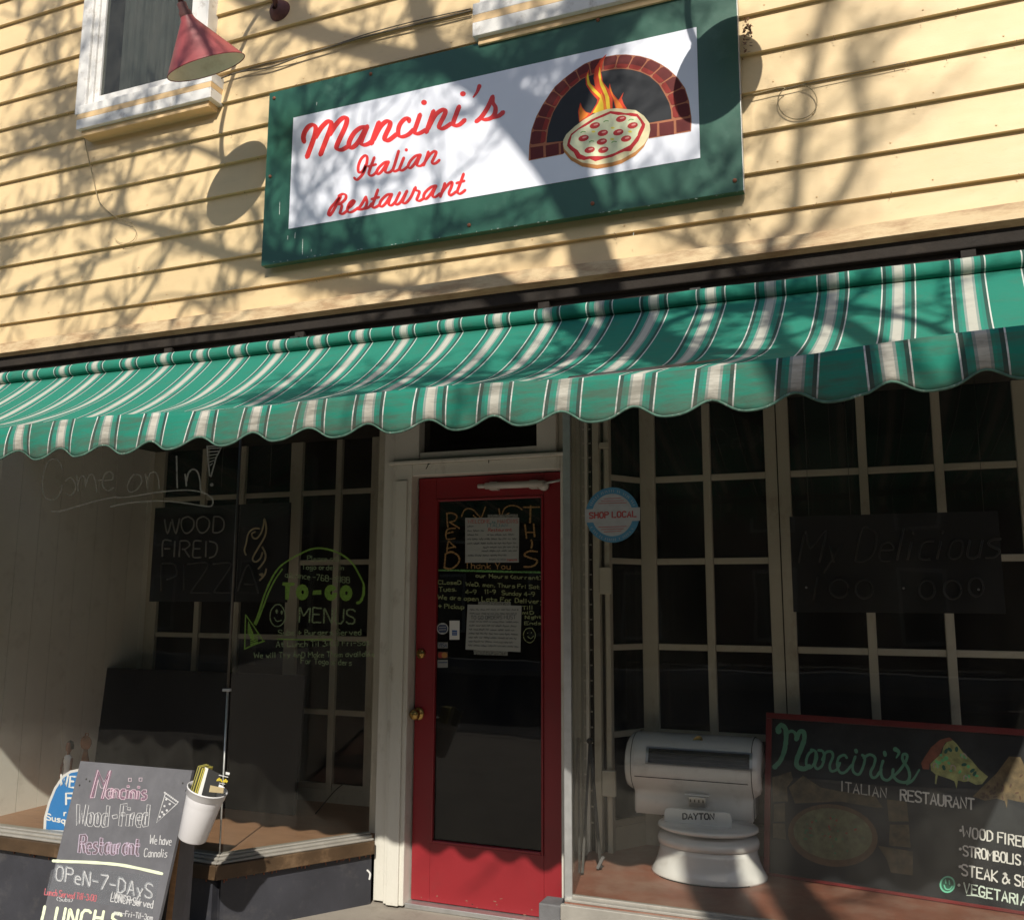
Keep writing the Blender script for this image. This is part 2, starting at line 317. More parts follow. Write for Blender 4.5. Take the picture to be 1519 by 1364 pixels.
for l in """A 4 00 29 40;13 33|B 4 00 09 29 38 36 25 05;25 44 41 30 00|C 4 48 39 19 07 02 10 30 41|D 4 00 09 29 47 42 20 00|E 4 40 00 09 49;05 35|F 4 00 09 49;05 35
G 4 48 39 19 07 02 10 30 42 44 24|H 4 00 09;40 49;05 45|I 1 00 09|J 4 49 42 30 10 02|K 4 00 09;49 04 40|L 4 09 00 40|M 5 00 09 24 59 50|N 4 00 09 40 49|O 4 19 39 47 42 30 10 02 07 19
P 4 00 09 39 48 46 35 05|R 4 00 09 39 48 46 35 05;25 40|S 4 48 39 19 08 06 15 34 43 41 30 10 01|T 4 20 29;09 49|U 4 09 02 10 30 42 49|V 4 09 20 49|W 6 09 10 36 50 69|X 4 00 49;09 40|Y 4 09 24 49;24 20|Z 4 09 49 00 40
a 3 35 15 04 01 10 31;36 30|b 3 09 00 20 31 34 25 04|c 3 35 15 04 01 10 30|d 3 39 30 10 01 04 15 35|e 3 03 33 34 25 15 04 01 10 30|f 3 38 29 18 10;05 35|g 3 35 15 04 02 11 32;36 3b 1c 0b|h 3 09 00;04 15 25 34 30|i 1 05 00;07 08
k 3 09 00;35 02 30|l 1 09 00|m 4 05 00;04 15 24 20;24 35 44 40|n 3 05 00;04 15 25 34 30|o 3 15 25 34 31 20 10 01 04 15|p 3 05 0c;05 25 34 31 20 00|q 3 35 3c;35 15 04 01 10 30|r 3 05 00;03 15 25|s 3 35 15 04 13 32 31 20 00|t 3 18 11 20 30;05 35|u 3 05 01 10 20 31;35 30
v 4 05 20 45|w 4 05 10 23 30 45|x 3 05 30;00 35|y 3 05 20;35 0c|0 4 19 39 47 42 30 10 02 07 19|1 2 07 19 10|2 4 08 19 39 47 00 40|3 4 08 19 38 36 25 35 43 41 30 10 01|4 4 30 39 03 43|5 4 49 09 05 35 43 41 30 01|6 4 38 19 04 01 10 30 41 43 34 14 03
7 4 09 49 10|8 4 15 06 08 19 39 48 46 35 15 04 01 10 30 41 44 35|9 4 44 15 06 08 19 39 48 44 20|- 3 04 34|. 1 00 01|, 1 11 0a|! 1 02 09;00 00|& 5 51 19 08 29 38 03 01 10 20 54|( 2 29 06 03 20|) 2 09 26 23 00|+ 4 21 27;04 44|' 1 09 07|: 1 01 02;04 05""".split('\n'):
    for g in l.split('|'):
        ch,w,rest=g.split(' ',2)
        F_[ch]=(int(w),[[(int(p[0]),(int(p[1]) if p[1].isdigit() else -(ord(p[1])-96))) for p in st.split()] for st in rest.split(';')])
def layout(txt,p0,p1,h,gap=1.6,slant=0.0,up=None,jit=.25):
    """strokes of txt along the baseline p0-p1 (picture points), h tall"""
    L=0
    for ch in txt: L+= (2.6 if ch==' ' else F_[ch][0]+gap)
    L-=gap; bx,by=(p1[0]-p0[0])/L,(p1[1]-p0[1])/L
    ux,uy=up if up else (0,-1); h9=h/9
    out=[];x=0
    for ch in txt:
        if ch==' ': x+=2.6; continue
        w,sts=F_[ch]; jy=random.uniform(-jit,jit)
        for st in sts:
            out.append([(p0[0]+bx*(x+a+slant*b)+ux*(b+jy)*h9, p0[1]+by*(x+a+slant*b)+uy*(b+jy)*h9) for a,b in st])
        x+=w+gap
    return out
def write(ink,txt,p0,p1,h,w,smooth=True,**k):
    j=k.pop('wj',.12)
    for st in layout(txt,p0,p1,h,**k):
        if smooth and len(st)>2:
            # keep corners: smooth lightly
            q=[st[0]]
            for i in range(1,len(st)): 
                a,b=st[i-1],st[i]; q+=[(a[0]*.5+b[0]*.5,a[1]*.5+b[1]*.5),b]
            ink.line(q,w,True,jit=j)
        else: ink.line(st,w,False,jit=j)
    return ink
def scribble(ink,p0,p1,h,w):
    """a line of handwriting too small to read: only the rhythm of words"""
    L=math.hypot(p1[0]-p0[0],p1[1]-p0[1]); x=0
    while x<L-1:
        wl=min(random.uniform(3,10),L-x); q=[]
        k=max(3,int(wl/1.1))
        for i in range(k+1):
            t=(x+wl*i/k)/L; q.append((p0[0]+(p1[0]-p0[0])*t,p0[1]+(p1[1]-p0[1])*t-(h*random.uniform(.45,1) if i%2 else h*random.uniform(-.15,.2))))
        ink.line(q,w,True,jit=.3); x+=wl+random.uniform(1.4,2.6)
def bubble(ink,txt,p0,p1,h,d,w,**k):
    """hollow letters: an outline drawn round each stroke"""
    for st in layout(txt,p0,p1,h,jit=.1,**k):
        n=len(st); L=[];Rr=[]
        for i,(x,y) in enumerate(st):
            a=st[max(i-1,0)]; b=st[min(i+1,n-1)]; dx,dy=b[0]-a[0],b[1]-a[1]; l=math.hypot(dx,dy) or 1
            L.append((x-dy/l*d,y+dx/l*d)); Rr.append((x+dy/l*d,y-dx/l*d))
        ink.line(L+Rr[::-1]+[L[0]],w,False,jit=.3)
    return ink
def TR(ox,oy,sc,pts): return [(ox+x/sc,oy+y/sc) for x,y in pts]

# ================================================================== SETTING: ground
G0=-1.6
o=BX(-30,30,-1.9,8,G0-.3,G0).build('sidewalk',M['concrete'],None,kind='structure')
BX(-30,30,-2.06,-1.9,G0-.35,G0+.004).build('kerb',M['concrete'],None,kind='structure')
BX(-60,60,-12,-2.06,G0-.5,G0-.13).build('road',M['asphalt'],None,kind='structure')
BX(-60,60,-15,-12,G0-.4,G0).build('far_sidewalk',M['concrete'],None,kind='structure')
BX(-150,150,-150,150,G0-.9,G0-.6).build('ground',M['asphalt'],None,kind='structure')

# ================================================================== BUILDING
bld=thing('shop_building','yellow clapboard restaurant building with a red door and two paned display windows','building',(-1.8,3.6,G0))
SY=3.62
# wall core, above the cornice
BX(-6.5,3.2,SY+.03,SY+.2,1.30,6).build('wall',M['siding'],bld)
# clapboards: wedge profile, lower edge proud
ex=.1752; z=1.378+.0
row=0
while z<5.2:
    dz=random.uniform(-.002,.002)
    yb=SY-.022; yt=SY-.002
    prof=[(0,SY+.03,z+dz),(0,yb,z+dz),(0,yb+.0015,z+dz+.012),(0,yt,z+ex+.01),(0,SY+.03,z+ex+.01)]
    cuts=[-6.5]+sorted([random.uniform(-6,-4.9),random.uniform(.9,2.2)])+[3.2]
    for a,b in zip(cuts,cuts[1:]):
        MB().prism([(a+.0008,p[1],p[2]) for p in prof],(b-a-.0016,0,0)).build('clapboard',M['siding'],bld)
    z+=ex; row+=1
# cornice cap (sloping drip board) and soffit under it
cp=MB(); ncp=60
pts=[[],[],[],[]]
for i in range(ncp+1):
    x=-6.5+9.7*i/ncp; j=random.uniform(-.003,.003); w=.004*math.sin(x*3.1)+j
    pts[0].append((x,SY-.004,1.440+w)); pts[1].append((x,SY-.078,1.414+w)); pts[2].append((x,SY-.095,1.352+w*.5)); pts[3].append((x,SY-.06,1.340))
cp.grid(pts,smooth=False); cp.build('cornice_cap',M['capwood'],bld,solid=.006)
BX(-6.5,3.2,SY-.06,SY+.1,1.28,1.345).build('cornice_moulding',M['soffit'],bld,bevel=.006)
BX(-6.5,3.2,SY-.03,SY+.12,.862,1.278).build('lintel',M['soffit'],bld)  # dropped below the glass top, unseen, to block sun over the roller
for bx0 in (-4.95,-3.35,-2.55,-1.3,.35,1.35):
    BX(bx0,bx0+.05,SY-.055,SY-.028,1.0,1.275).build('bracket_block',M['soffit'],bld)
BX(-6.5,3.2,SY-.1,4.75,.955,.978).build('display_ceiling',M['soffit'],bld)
# upper windows
def upper_window(x0,x1,zs,zt,sash_x0,sash_x1,zg):
    y=SY-.085
    mb=MB(); mb.box(x0,sash_x0,y,SY-.001,zs,zt); mb.box(sash_x1,x1,y,SY-.001,zs,zt)
    w=mb.build('window',M['winwhite'],bld,bevel=.004)
    mb=MB(); mb.box(sash_x0+.001,sash_x0+.035,y+.014,SY-.002,zs,zt); mb.box(sash_x1-.035,sash_x1-.001,y+.014,SY-.002,zs,zt); mb.build('frame',M['winwhite'],w,bevel=.003)
    a,b=sash_x0+.036,sash_x1-.036
    mb=MB(); mb.box(a,a+.035,y+.026,SY-.002,zs,zt); mb.box(b-.035,b,y+.026,SY-.002,zs,zt); mb.box(a+.0355,b-.0355,y+.026,SY-.002,zs,zg)
    mb.build('sash',M['winwhite'],w,bevel=.003)
    a+=.035; b-=.035
    BX(a,b,SY-.046,SY-.043,zg,zt).build('pane',M['glassu'],w)
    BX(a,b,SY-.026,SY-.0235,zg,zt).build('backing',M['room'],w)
    cu=MB(); g=[]
    for zz in (zg+.002,zt):
        g.append([(a+.12+(b-a-.14)*i/60,SY-.034+.005*math.sin(i*.9)+.002*math.sin(i*2.3),zz) for i in range(61)])
    cu.grid(g); cu.build('curtain',M['curtain'],w)
    return w
w1=upper_window(-4.08,-3.17,2.70,4.6,-4.005,-3.235,2.80)
# the deep sill block: white, with a yellow band
def sill(w,x0,x1,z0,z1,yf=3.518):
    h=z1-z0
    MB().prism([(x0,SY,z0),(x0,yf-.003,z0),(x0,yf-.0045,z0+h*.40),(x0,SY,z0+h*.40)],(x1-x0,0,0)).build('sill',M['winwhite'],w,bevel=.003)
    BX(x0+.0005,x1-.0005,yf-.0035,SY,z0+h*.40+.001,z0+h*.62).build('sill',M['sillyellow'],w)
    MB().prism([(x0,SY,z0+h*.621),(x0,yf-.004,z0+h*.621),(x0,yf-.004,z0+h*.97),(x0,SY,z1+.015)],(x1-x0,0,0)).build('sill',M['winwhite'],w,bevel=.003)
    BX(x0+.02,x1-.03,yf+.02,SY-.002,z0-.032,z0-.001).build('sill_underboard',M['sillyellow'],w)
sill(w1,at(113,193,Y=3.518).x,at(313,140,Y=3.518).x,at(113,193,Y=3.518).z,at(118,157,Y=3.518).z)
w2=upper_window(-1.58,-.50,2.72,4.6,-1.50,-.58,2.85)
sill(w2,at(701,55,Y=3.518).x,-.42,at(701,55,Y=3.518).z,at(701,55,Y=3.518).z+.17)

# ---- door recess
DY=4.14
CZ=-1.435
mb=MB(); mb.box(-2.277,-2.168,4.075,4.20,CZ,.682); mb.build('door_casing',M['white'],bld,bevel=.004)
mb=MB(); mb.box(-1.374,-1.316,4.075,4.20,CZ,.682); mb.build('door_casing',M['white'],bld,bevel=.004)
mb=MB(); mb.box(-2.1675,-1.3745,4.075,4.20,.622,.682); mb.build('door_casing',M['white'],bld,bevel=.004)
mb=MB(); mb.box(-2.255,-2.19,4.062,4.0745,CZ,.60).build('casing_bead',M['white'],bld,bevel=.003)
BX(-2.300,-1.31,4.055,4.20,.6825,.70).build('door_casing',M['white'],bld,bevel=.004)
# above: posts, transom
BX(-2.345,-2.2795,4.10,4.22,CZ,1.0).build('post',M['white'],bld,bevel=.004)
BX(-2.2780,-2.14,4.09,4.22,.7005,1.0).build('post',M['white'],bld,bevel=.004)
BX(-1.50,-1.40,4.09,4.22,.7005,1.0).build('post',M['white'],bld,bevel=.004)
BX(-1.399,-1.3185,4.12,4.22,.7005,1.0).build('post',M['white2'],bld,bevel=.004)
BX(-2.139,-1.501,4.10,4.22,.7005,.745).build('transom_rail',M['white'],bld,bevel=.004)
BX(-2.139,-1.501,4.15,4.156,.745,.98).build('transom_pane',M['glassd'],bld)
# threshold step
BX(-3.1,-1.0,3.30,4.22,G0+.004,CZ-.012).build('doorstep',M['concrete'],bld,bevel=.008)
BX(-2.167,-1.375,4.09,4.20,CZ-.011,CZ+.012).build('threshold',M['alu'],bld,bevel=.003)
# door
dr=BX(-2.160,-2.062,DY,DY+.045,CZ+.016,.616)
dr.box(-1.480,-1.382,DY,DY+.045,CZ+.016,.616); dr.box(-2.0615,-1.4805,DY,DY+.045,.507,.616); dr.box(-2.0615,-1.4805,DY,DY+.045,CZ+.016,-1.152)
door=dr.build('door',M['doorred'],bld,label='dark red wooden door with one tall pane',bevel=.002)
mb=MB()
for b in ((-2.0612,-2.049),(-1.493,-1.4808)): mb.box(b[0],b[1],DY-.006,DY+.02,-1.1515,.5065)
mb.box(-2.0488,-1.4932,DY-.006,DY+.02,.494,.5065); mb.box(-2.0488,-1.4932,DY-.006,DY+.02,-1.1515,-1.139)
mb.build('moulding',M['doorred'],door,bevel=.004)
BX(-2.049,-1.493,DY+.012,DY+.018,-1.139,.494).build('pane',M['glassd'],door)
def knob(p,r,stalk,name):
    m=MB(); m.lathe([(r*1.15,0),(r*1.15,-.006),(r*.9,-.010),(r*.35,-.012),(r*.35,-stalk),(r*.75,-stalk-.005),(r,-stalk-.018),(r*.9,-stalk-.032),(r*.5,-stalk-.040),(.001,-stalk-.042)],p,(0,1,0),24)
    return m.build(name,M['brass'],door)
kp=at(621,1058,Y=DY); knob((kp.x,DY,kp.z),.027,.02,'knob')
kp=at(625,969,Y=DY); m=MB(); m.lathe([(.024,0),(.024,-.008),(.02,-.016),(.012,-.018),(.012,-.020),(.001,-.020)],(kp.x,DY,kp.z),(0,1,0),24); m.build('deadbolt',M['brass'],door)
# closer
a=at(712,721,Y=4.10); b=at(808,717,Y=4.10)
m=MB(); m.tube([(a.x+.03,4.10,a.z),(b.x-.01,4.10,b.z)],.0165,12); m.tube([(a.x-.01,4.10,a.z),(a.x+.03,4.10,a.z)],.011,8); m.tube([(b.x-.01,4.10,b.z-.008),(b.x-.01,4.13,b.z-.008)],.024,12)
m.box(a.x+.05,a.x+.09,4.10,DY,a.z-.02,a.z+.02); m.box(b.x-.08,b.x-.04,4.10,DY,b.z-.02,b.z+.02)
cl=m.build('door_closer',M['closer'],door)
MB().tube([(b.x,4.10,b.z),(-1.376,4.088,b.z+.012)],.006,8).build('closer_rod',M['alu'],door)

# ---- display windows
GY=3.50
LFZ=-1.14; RFZ=-1.12
LX=-4.38; LBY=4.66
K=Vector((-2.785,GY,0)); E_=Vector((-2.375,4.10,0))
# left display floor, side wall, bulkhead, sill
MB().prism([(LX-.6,GY-.03,LFZ-.03),(K.x,GY-.03,LFZ-.03),(E_.x+.02,E_.y,LFZ-.03),(E_.x+.02,LBY,LFZ-.03),(LX-.6,LBY,LFZ-.03)],(0,0,.03)).build('display_floor',M['floorL'],bld)
for i in range(9):      # wide cream boards of the side wall
    y0=GY+.02+i*.135
    if y0>LBY: break
    BX(LX-.02,LX+random.uniform(-.001,.001),y0+.0015,min(y0+.1335,LBY),LFZ,.955).build('wall_board',M['panelwall'],bld)
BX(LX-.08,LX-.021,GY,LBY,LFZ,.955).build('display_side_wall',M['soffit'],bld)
# outer bulkhead
BX(-6.5,K.x,3.46,3.56,G0,LFZ-.075).build('bulkhead',M['black'],bld)
d=(E_-K).normalized(); nr=Vector((d.y,-d.x,0))
def strip(a,b,n,y0,y1,z0,z1):     # vertical slab running a-b, between offsets y0..y1 along n
    p=[a+n*y0,b+n*y0,b+n*y1,a+n*y1]; m=MB(); m.prism([(q.x,q.y,z0) for q in p],(0,0,z1-z0)); return m
strip(K,E_,nr,-.06,.035,G0,LFZ-.075).build('bulkhead',M['black'],bld)
# sill: fascia and two channel steps, front run and return run
kk=K+Vector((0,0,0))
def sillrun(z0,z1,off,name,mat):
    """front run and angled return as one mitred strip standing off px in front of the glass line"""
    c=kk+Vector((off*.5,-off,0))
    # mitre point: intersection of the two offset lines
    t=(-off-(nr*off).y)/d.y; c=kk+nr*off+d*t
    e=E_+nr*off*.9
    m=MB(); m.prism([(-6.5,GY+.03,z0),(-6.5,GY-off,z0),(c.x,GY-off,z0),(kk.x-.012,GY+.03,z0)],(0,0,z1-z0)); m.build(name,mat,bld,bevel=.003)
    m=MB(); m.prism([(kk.x-.011,GY+.03,z0),(c.x+.001,GY-off,z0),(e.x,e.y,z0),(E_.x-.01,E_.y+.01,z0)],(0,0,z1-z0)); m.build(name,mat,bld,bevel=.003)
sillrun(LFZ-.072,LFZ-.012,.075,'window_sill',M['bronze'])
sillrun(LFZ-.0115,LFZ-.002,.060,'glazing_channel',M['channel'])
sillrun(LFZ-.0015,LFZ+.010,.038,'glazing_channel',M['channel'])
sillrun(LFZ+.0105,LFZ+.018,.018,'glazing_channel',M['channel'])
# drips of paint and rust under the sill
m=MB()
for i in range(70):
    t=random.random()
    p=Vector((random.uniform(-4.4,K.x),GY-.044,0)) if i%2 else K.lerp(E_,random.random())+nr*.040
    h=random.uniform(.004,.02); m.bar((p.x,p.y,LFZ-.074),(p.x+random.uniform(-.004,.004),p.y,LFZ-.076-h),random.uniform(.002,.008),.003)
m.build('sill_grime',M['rust'],bld,kind='stuff')
dw=BX(-6.5,K.x-.008,GY-.003,GY+.003,LFZ+.018,.955).build('display_window',M['glass'],bld,label='front pane of the left display window')
dw2=strip(K+d*.012,E_,nr,-.003,.003,LFZ+.018,.955).build('display_window',M['glass'],bld,label='angled pane of the left display window beside the door')
# corner bar: dark above, below the clip the sunlight on it is put into the colour
cz=at(341,1023,Y=GY).z
MB().tube([(K.x,K.y-.004,cz),(K.x,K.y-.004,.955)],.0055,8).build('corner_bar',M['mullion'],bld)
MB().tube([(K.x,K.y-.004,LFZ+.02),(K.x,K.y-.004,-.92),(K.x,K.y-.004,cz)],[.0035,.004,.0055],8).build('corner_bar',M['steel'],bld)
m=MB(); m.bar((K.x-.022,K.y-.010,cz),(K.x+.022,K.y-.010,cz+.002),.012,.012); m.build('corner_clip',M['alu'],bld,bevel=.002)
# post where the return glass meets the recess (with a dark gap)
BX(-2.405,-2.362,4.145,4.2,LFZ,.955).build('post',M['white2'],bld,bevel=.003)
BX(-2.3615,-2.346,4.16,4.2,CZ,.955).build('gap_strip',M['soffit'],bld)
# ---- inner paned walls
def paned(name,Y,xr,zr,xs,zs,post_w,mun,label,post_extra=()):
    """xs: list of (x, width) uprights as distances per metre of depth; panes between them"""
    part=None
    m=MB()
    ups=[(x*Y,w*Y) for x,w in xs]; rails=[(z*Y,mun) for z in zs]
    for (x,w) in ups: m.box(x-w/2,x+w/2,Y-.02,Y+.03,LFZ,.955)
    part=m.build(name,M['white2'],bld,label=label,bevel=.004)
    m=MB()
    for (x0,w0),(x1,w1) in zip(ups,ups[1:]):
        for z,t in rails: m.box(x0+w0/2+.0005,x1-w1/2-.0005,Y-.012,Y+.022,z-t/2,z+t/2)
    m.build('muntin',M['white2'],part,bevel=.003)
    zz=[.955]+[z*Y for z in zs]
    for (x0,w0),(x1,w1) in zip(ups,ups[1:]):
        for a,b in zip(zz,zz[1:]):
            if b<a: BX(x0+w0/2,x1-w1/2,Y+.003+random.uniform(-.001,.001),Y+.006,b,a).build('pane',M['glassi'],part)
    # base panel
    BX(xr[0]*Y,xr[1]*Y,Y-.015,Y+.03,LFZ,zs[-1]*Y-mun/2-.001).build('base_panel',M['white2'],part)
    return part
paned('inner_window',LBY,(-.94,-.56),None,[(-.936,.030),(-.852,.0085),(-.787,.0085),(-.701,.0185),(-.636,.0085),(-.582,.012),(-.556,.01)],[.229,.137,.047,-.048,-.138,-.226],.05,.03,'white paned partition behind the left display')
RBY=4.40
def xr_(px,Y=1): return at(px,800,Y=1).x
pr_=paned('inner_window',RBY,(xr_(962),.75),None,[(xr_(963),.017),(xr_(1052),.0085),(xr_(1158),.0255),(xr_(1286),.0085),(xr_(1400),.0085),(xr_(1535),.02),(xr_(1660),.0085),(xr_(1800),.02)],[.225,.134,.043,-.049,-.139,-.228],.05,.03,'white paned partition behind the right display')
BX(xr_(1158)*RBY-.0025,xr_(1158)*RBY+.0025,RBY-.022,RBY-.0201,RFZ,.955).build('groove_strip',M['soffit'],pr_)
# narrow angled bay between return wall and partition
NA=Vector((xr_(903)*4.22,4.22,0)); NB=Vector((xr_(951)*RBY,RBY,0)); nd=(NB-NA).normalized(); nn=Vector((nd.y,-nd.x,0))
nw=strip(NA-nd*.03,NA,nn,-.02,.02,RFZ,.955).build('inner_window',M['white2'],bld,label='narrow angled paned strip beside the right return',bevel=.003)
m=MB()
for zr in [.225,.134,.043,-.049,-.139,-.228]:
    zz=zr*RBY
    m2=strip(NA,NB,nn,-.012,.012,zz-.014,zz+.014); b=len(m.v); m.v+=m2.v; m.f+=[[b+i for i in f] for f in m2.f]; m.sm+=m2.sm; m.mi+=m2.mi
m.build('muntin',M['white2'],nw,bevel=.003)
zl=[.955,.225*RBY,.134*RBY,.043*RBY,-.049*RBY,-.139*RBY,-.228*RBY]
for a,b in zip(zl,zl[1:]):
    if b<a: strip(NA,NB,nn,-.003,0,b,a).build('pane',M['glassi'],nw)
strip(NA,NB,nn,-.015,.015,RFZ,-.228*RBY-.015).build('base_panel',M['white2'],nw)
# ---- right display: return wall seen edge on, trims
Q0=Vector((-1.135,GY,0)); Q1=Vector((-1.262,4.12,0))
rd=(Q1-Q0).normalized(); rn=Vector((-rd.y,rd.x,0))   # toward the display
if rn.x<0: rn=-rn
strip(Q0,Q0.lerp(Q1,.93),rn,-.012,0,RFZ,.955).build('return_pane',M['glass'],bld,label='narrow return pane on the left of the right display')
strip(Q0-rd*.02,Q0+rd*.012,rn,-.03,.0,RFZ,.955).build('glazing_bar',M['alu'],bld,bevel=.002)
pX=lambda px,Y: at(px,800,Y=Y).x
BX(pX(851,4.16),pX(872,4.16),4.16,4.2,RFZ-.02,.955).build('post',M['white'],bld,bevel=.004)  # models the reflection of the white post beside it in the return pane
BX(pX(872.2,4.18),pX(878.5,4.18),4.18,4.2,RFZ-.02,.955).build('gap_strip',M['soffit'],bld)
m=MB()
for pz in range(28):   # keyhole slots in the shelf standard
    zz=-1.0+pz*.07; m.box(pX(873.5,4.175),pX(877,4.175),4.174,4.179,zz,zz+.006)
m.build('shelf_standard',M['white2'],bld)
BX(pX(879,4.15),pX(889,4.15),4.15,4.2,RFZ-.02,.955).build('post',M['white2'],bld,bevel=.004)
BX(pX(889.5,4.19),pX(896,4.19),4.19,4.22,RFZ-.02,.955).build('post',M['mullion'],bld)
BX(pX(896.5,4.17),pX(904,4.17),4.17,4.22,RFZ-.02,.955).build('post',M['white2'],bld,bevel=.004)
for (x0,y0,x1,y1) in ((889,841,907,881),(893,1142,913,1182),(888,656,903,664)):
    a=at(x0,y0,Y=4.13); b=at(x1,y1,Y=4.13); BX(a.x,b.x,4.13,4.149,b.z,a.z).build('latch_plate',M['white2'],bld,bevel=.003)
# right floor, sill, bulkhead, glass
MB().prism([(Q0.x-.02,GY-.04,RFZ-.03),(2.6,GY-.04,RFZ-.03),(2.6,RBY,RFZ-.03),(Q1.x-.05,RBY,RFZ-.03)],(0,0,.03)).build('display_floor',M['floorR'],bld)
BX(Q0.x-.03,3.2,GY-.062,GY-.0405,RFZ-.06,RFZ-.004).build('window_sill',M['channel'],bld,bevel=.003)
BX(Q0.x-.02,3.2,GY-.0400,GY-.012,RFZ+.0005,RFZ+.010).build('glazing_channel',M['channel'],bld,bevel=.002)
BX(Q0.x-.01,3.2,GY-.0115,GY+.008,RFZ+.0008,RFZ+.018).build('glazing_channel',M['channel'],bld,bevel=.002)
BX(Q0.x-.02,3.2,GY-.04,GY+.06,G0,RFZ-.061).build('bulkhead',M['black'],bld)
strip(Q0,Q1,rn,-.05,-.013,G0,RFZ-.035).build('bulkhead',M['black'],bld)
dwr=BX(Q0.x,3.2,GY-.003,GY+.003,RFZ+.018,.955).build('display_window',M['glass'],bld,label='front pane of the right display window')
# ---- room behind (dark)
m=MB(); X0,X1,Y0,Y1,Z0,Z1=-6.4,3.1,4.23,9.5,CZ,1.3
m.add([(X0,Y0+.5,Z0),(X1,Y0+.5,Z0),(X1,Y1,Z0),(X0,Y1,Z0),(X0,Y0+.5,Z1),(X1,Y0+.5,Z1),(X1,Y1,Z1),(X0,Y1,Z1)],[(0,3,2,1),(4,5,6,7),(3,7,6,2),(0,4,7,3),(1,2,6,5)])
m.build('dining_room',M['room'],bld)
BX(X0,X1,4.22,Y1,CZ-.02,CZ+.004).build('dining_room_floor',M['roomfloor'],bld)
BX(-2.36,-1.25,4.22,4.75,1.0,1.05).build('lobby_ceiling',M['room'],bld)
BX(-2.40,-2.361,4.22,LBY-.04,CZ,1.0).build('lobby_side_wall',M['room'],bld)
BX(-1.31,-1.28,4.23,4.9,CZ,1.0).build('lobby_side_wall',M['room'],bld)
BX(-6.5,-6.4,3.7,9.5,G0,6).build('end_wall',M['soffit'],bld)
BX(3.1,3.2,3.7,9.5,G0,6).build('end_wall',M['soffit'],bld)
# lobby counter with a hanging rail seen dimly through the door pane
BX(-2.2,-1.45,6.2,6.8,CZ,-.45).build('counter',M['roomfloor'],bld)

# ================================================================== AWNING
aw=thing('awning','green and cream striped canvas awning with scalloped edge above the shopfront','awning',(-1.5,3.4,1.1))
def xv(k): return .047+.1862*(k-14)      # stripe centres at the front edge
YR=3.27
def xr(k): return YR*(.0379+.0647*(k-14))
def ztop(x):
    P_=[(-4.6,.556),(-2.64,.555),(-1.2,.552),(-.42,.549),(-.1,.552),(.31,.572),(1.3,.582)]
    for (a,za),(b,zb) in zip(P_,P_[1:]):
        if x<=b: return za+(zb-za)*(max(x,a)-a)/(b-a)
    return P_[-1][1]
k0,k1=-11,18.7; NK=int((k1-k0)*8); NV=26
g=[];uv=[]
for j in range(NV+1):
    v=j/NV; row=[];ur=[]
    for i in range(NK+1):
        k=k0+(k1-k0)*i/NK
        xf,xb=xv(k),xr(k); x=xb+(xf-xb)*v; y=YR+.004+(2.115-YR-.004)*v
        zb=1.087; zf=ztop(xf)
        zz=zb+(zf-zb)*v-.100*math.sin(math.pi*v**.85)*(1+.12*math.sin(xf*2.1))
        # folds hanging from the roller, and soft puckers near the hem
        zz+=.007*math.sin(xf*9+v*6)*math.sin(math.pi*v)+.004*math.sin(xf*23+v*11)*v*(1-v)*2
        if v>.9: zz+=.006*(v-.9)*10*math.sin(xf*5.3+1)
        row.append((x,y,zz)); ur.append((k,v))
    g.append(row); uv.append(ur)
m=MB(); m.grid(g,uv); fab=m.build('fabric',M['canvas'],aw,solid=.003)
# roller wrapped in the same canvas
g=[];uv=[]
for j in range(13):
    a=R(-180)+R(360)*j/12
    g.append([(xr(k0+(k1-k0)*i/60),YR-.030*math.cos(a),1.113+.030*math.sin(a)+.002*math.sin(i*1.3)) for i in range(61)]); uv.append([(k0+(k1-k0)*i/60,j/12) for i in range(61)])
m=MB(); m.grid(g,uv); m.build('roller',M['canvas'],aw)
for xb in (-4.2,-2.4,-.6,1.1):
    BX(xb,xb+.04,YR+.05,SY-.029,1.08,1.17).build('wall_bracket',M['iron'],aw)
# valance
g=[];uv=[]; NVv=8; hem=[]
for i in range(NK*2+1):
    k=k0+(k1-k0)*i/(NK*2); x=xv(k); zt=ztop(x)+.0062*math.sin(x*5.3+1)+.0012
    s=math.cos(2*math.pi*k)
    zb=ztop(x)-.102+.0165*s+.003*math.cos(4*math.pi*k)+.004*math.sin(x*3.7)
    col=[];uc=[]
    for j in range(NVv+1):
        v=j/NVv; zz=zt+(zb-zt)*v
        wv=.010*v*math.sin(2*math.pi*k+.6)+.009*v*v*math.sin(x*4.2)+.006*v*math.sin(2*math.pi*k*.5)
        xx=x+(-.010*v if x<0 else .006*v)
        col.append((xx,2.115-.004*math.sin(math.pi*v)+wv*.9-.006*v,zz)); uc.append((k,1-v))
    g.append(col); uv.append(uc); hem.append(col[-1])
m=MB(); m.grid(g,uv); val=m.build('valance',M['valance'],aw,solid=.0025)
MB().tube([(p[0],p[1],p[2]+.001) for p in hem],.0032,6).build('hem_trim',M['hem'],val)
MB().tube([(xv(k0+(k1-k0)*i/80),2.135,ztop(xv(k0+(k1-k0)*i/80))-.022) for i in range(81)],.016,8).build('front_bar',M['iron'],aw)
for xb in (-3.6,-.75,1.2):   # folding arms, folded under the cloth
    m=MB(); m.tube([(xb,3.3,.92),(xb+.45,2.75,.72)],.018,8); m.tube([(xb+.45,2.75,.72),(xb+.05,2.16,.55)],.016,8); m.build('folding_arm',M['iron'],aw)
MB().tube([(-3.9,2.13,.555),(-3.9,2.13,.5)],.004,6).build('pull_cord',M['iron'],aw)

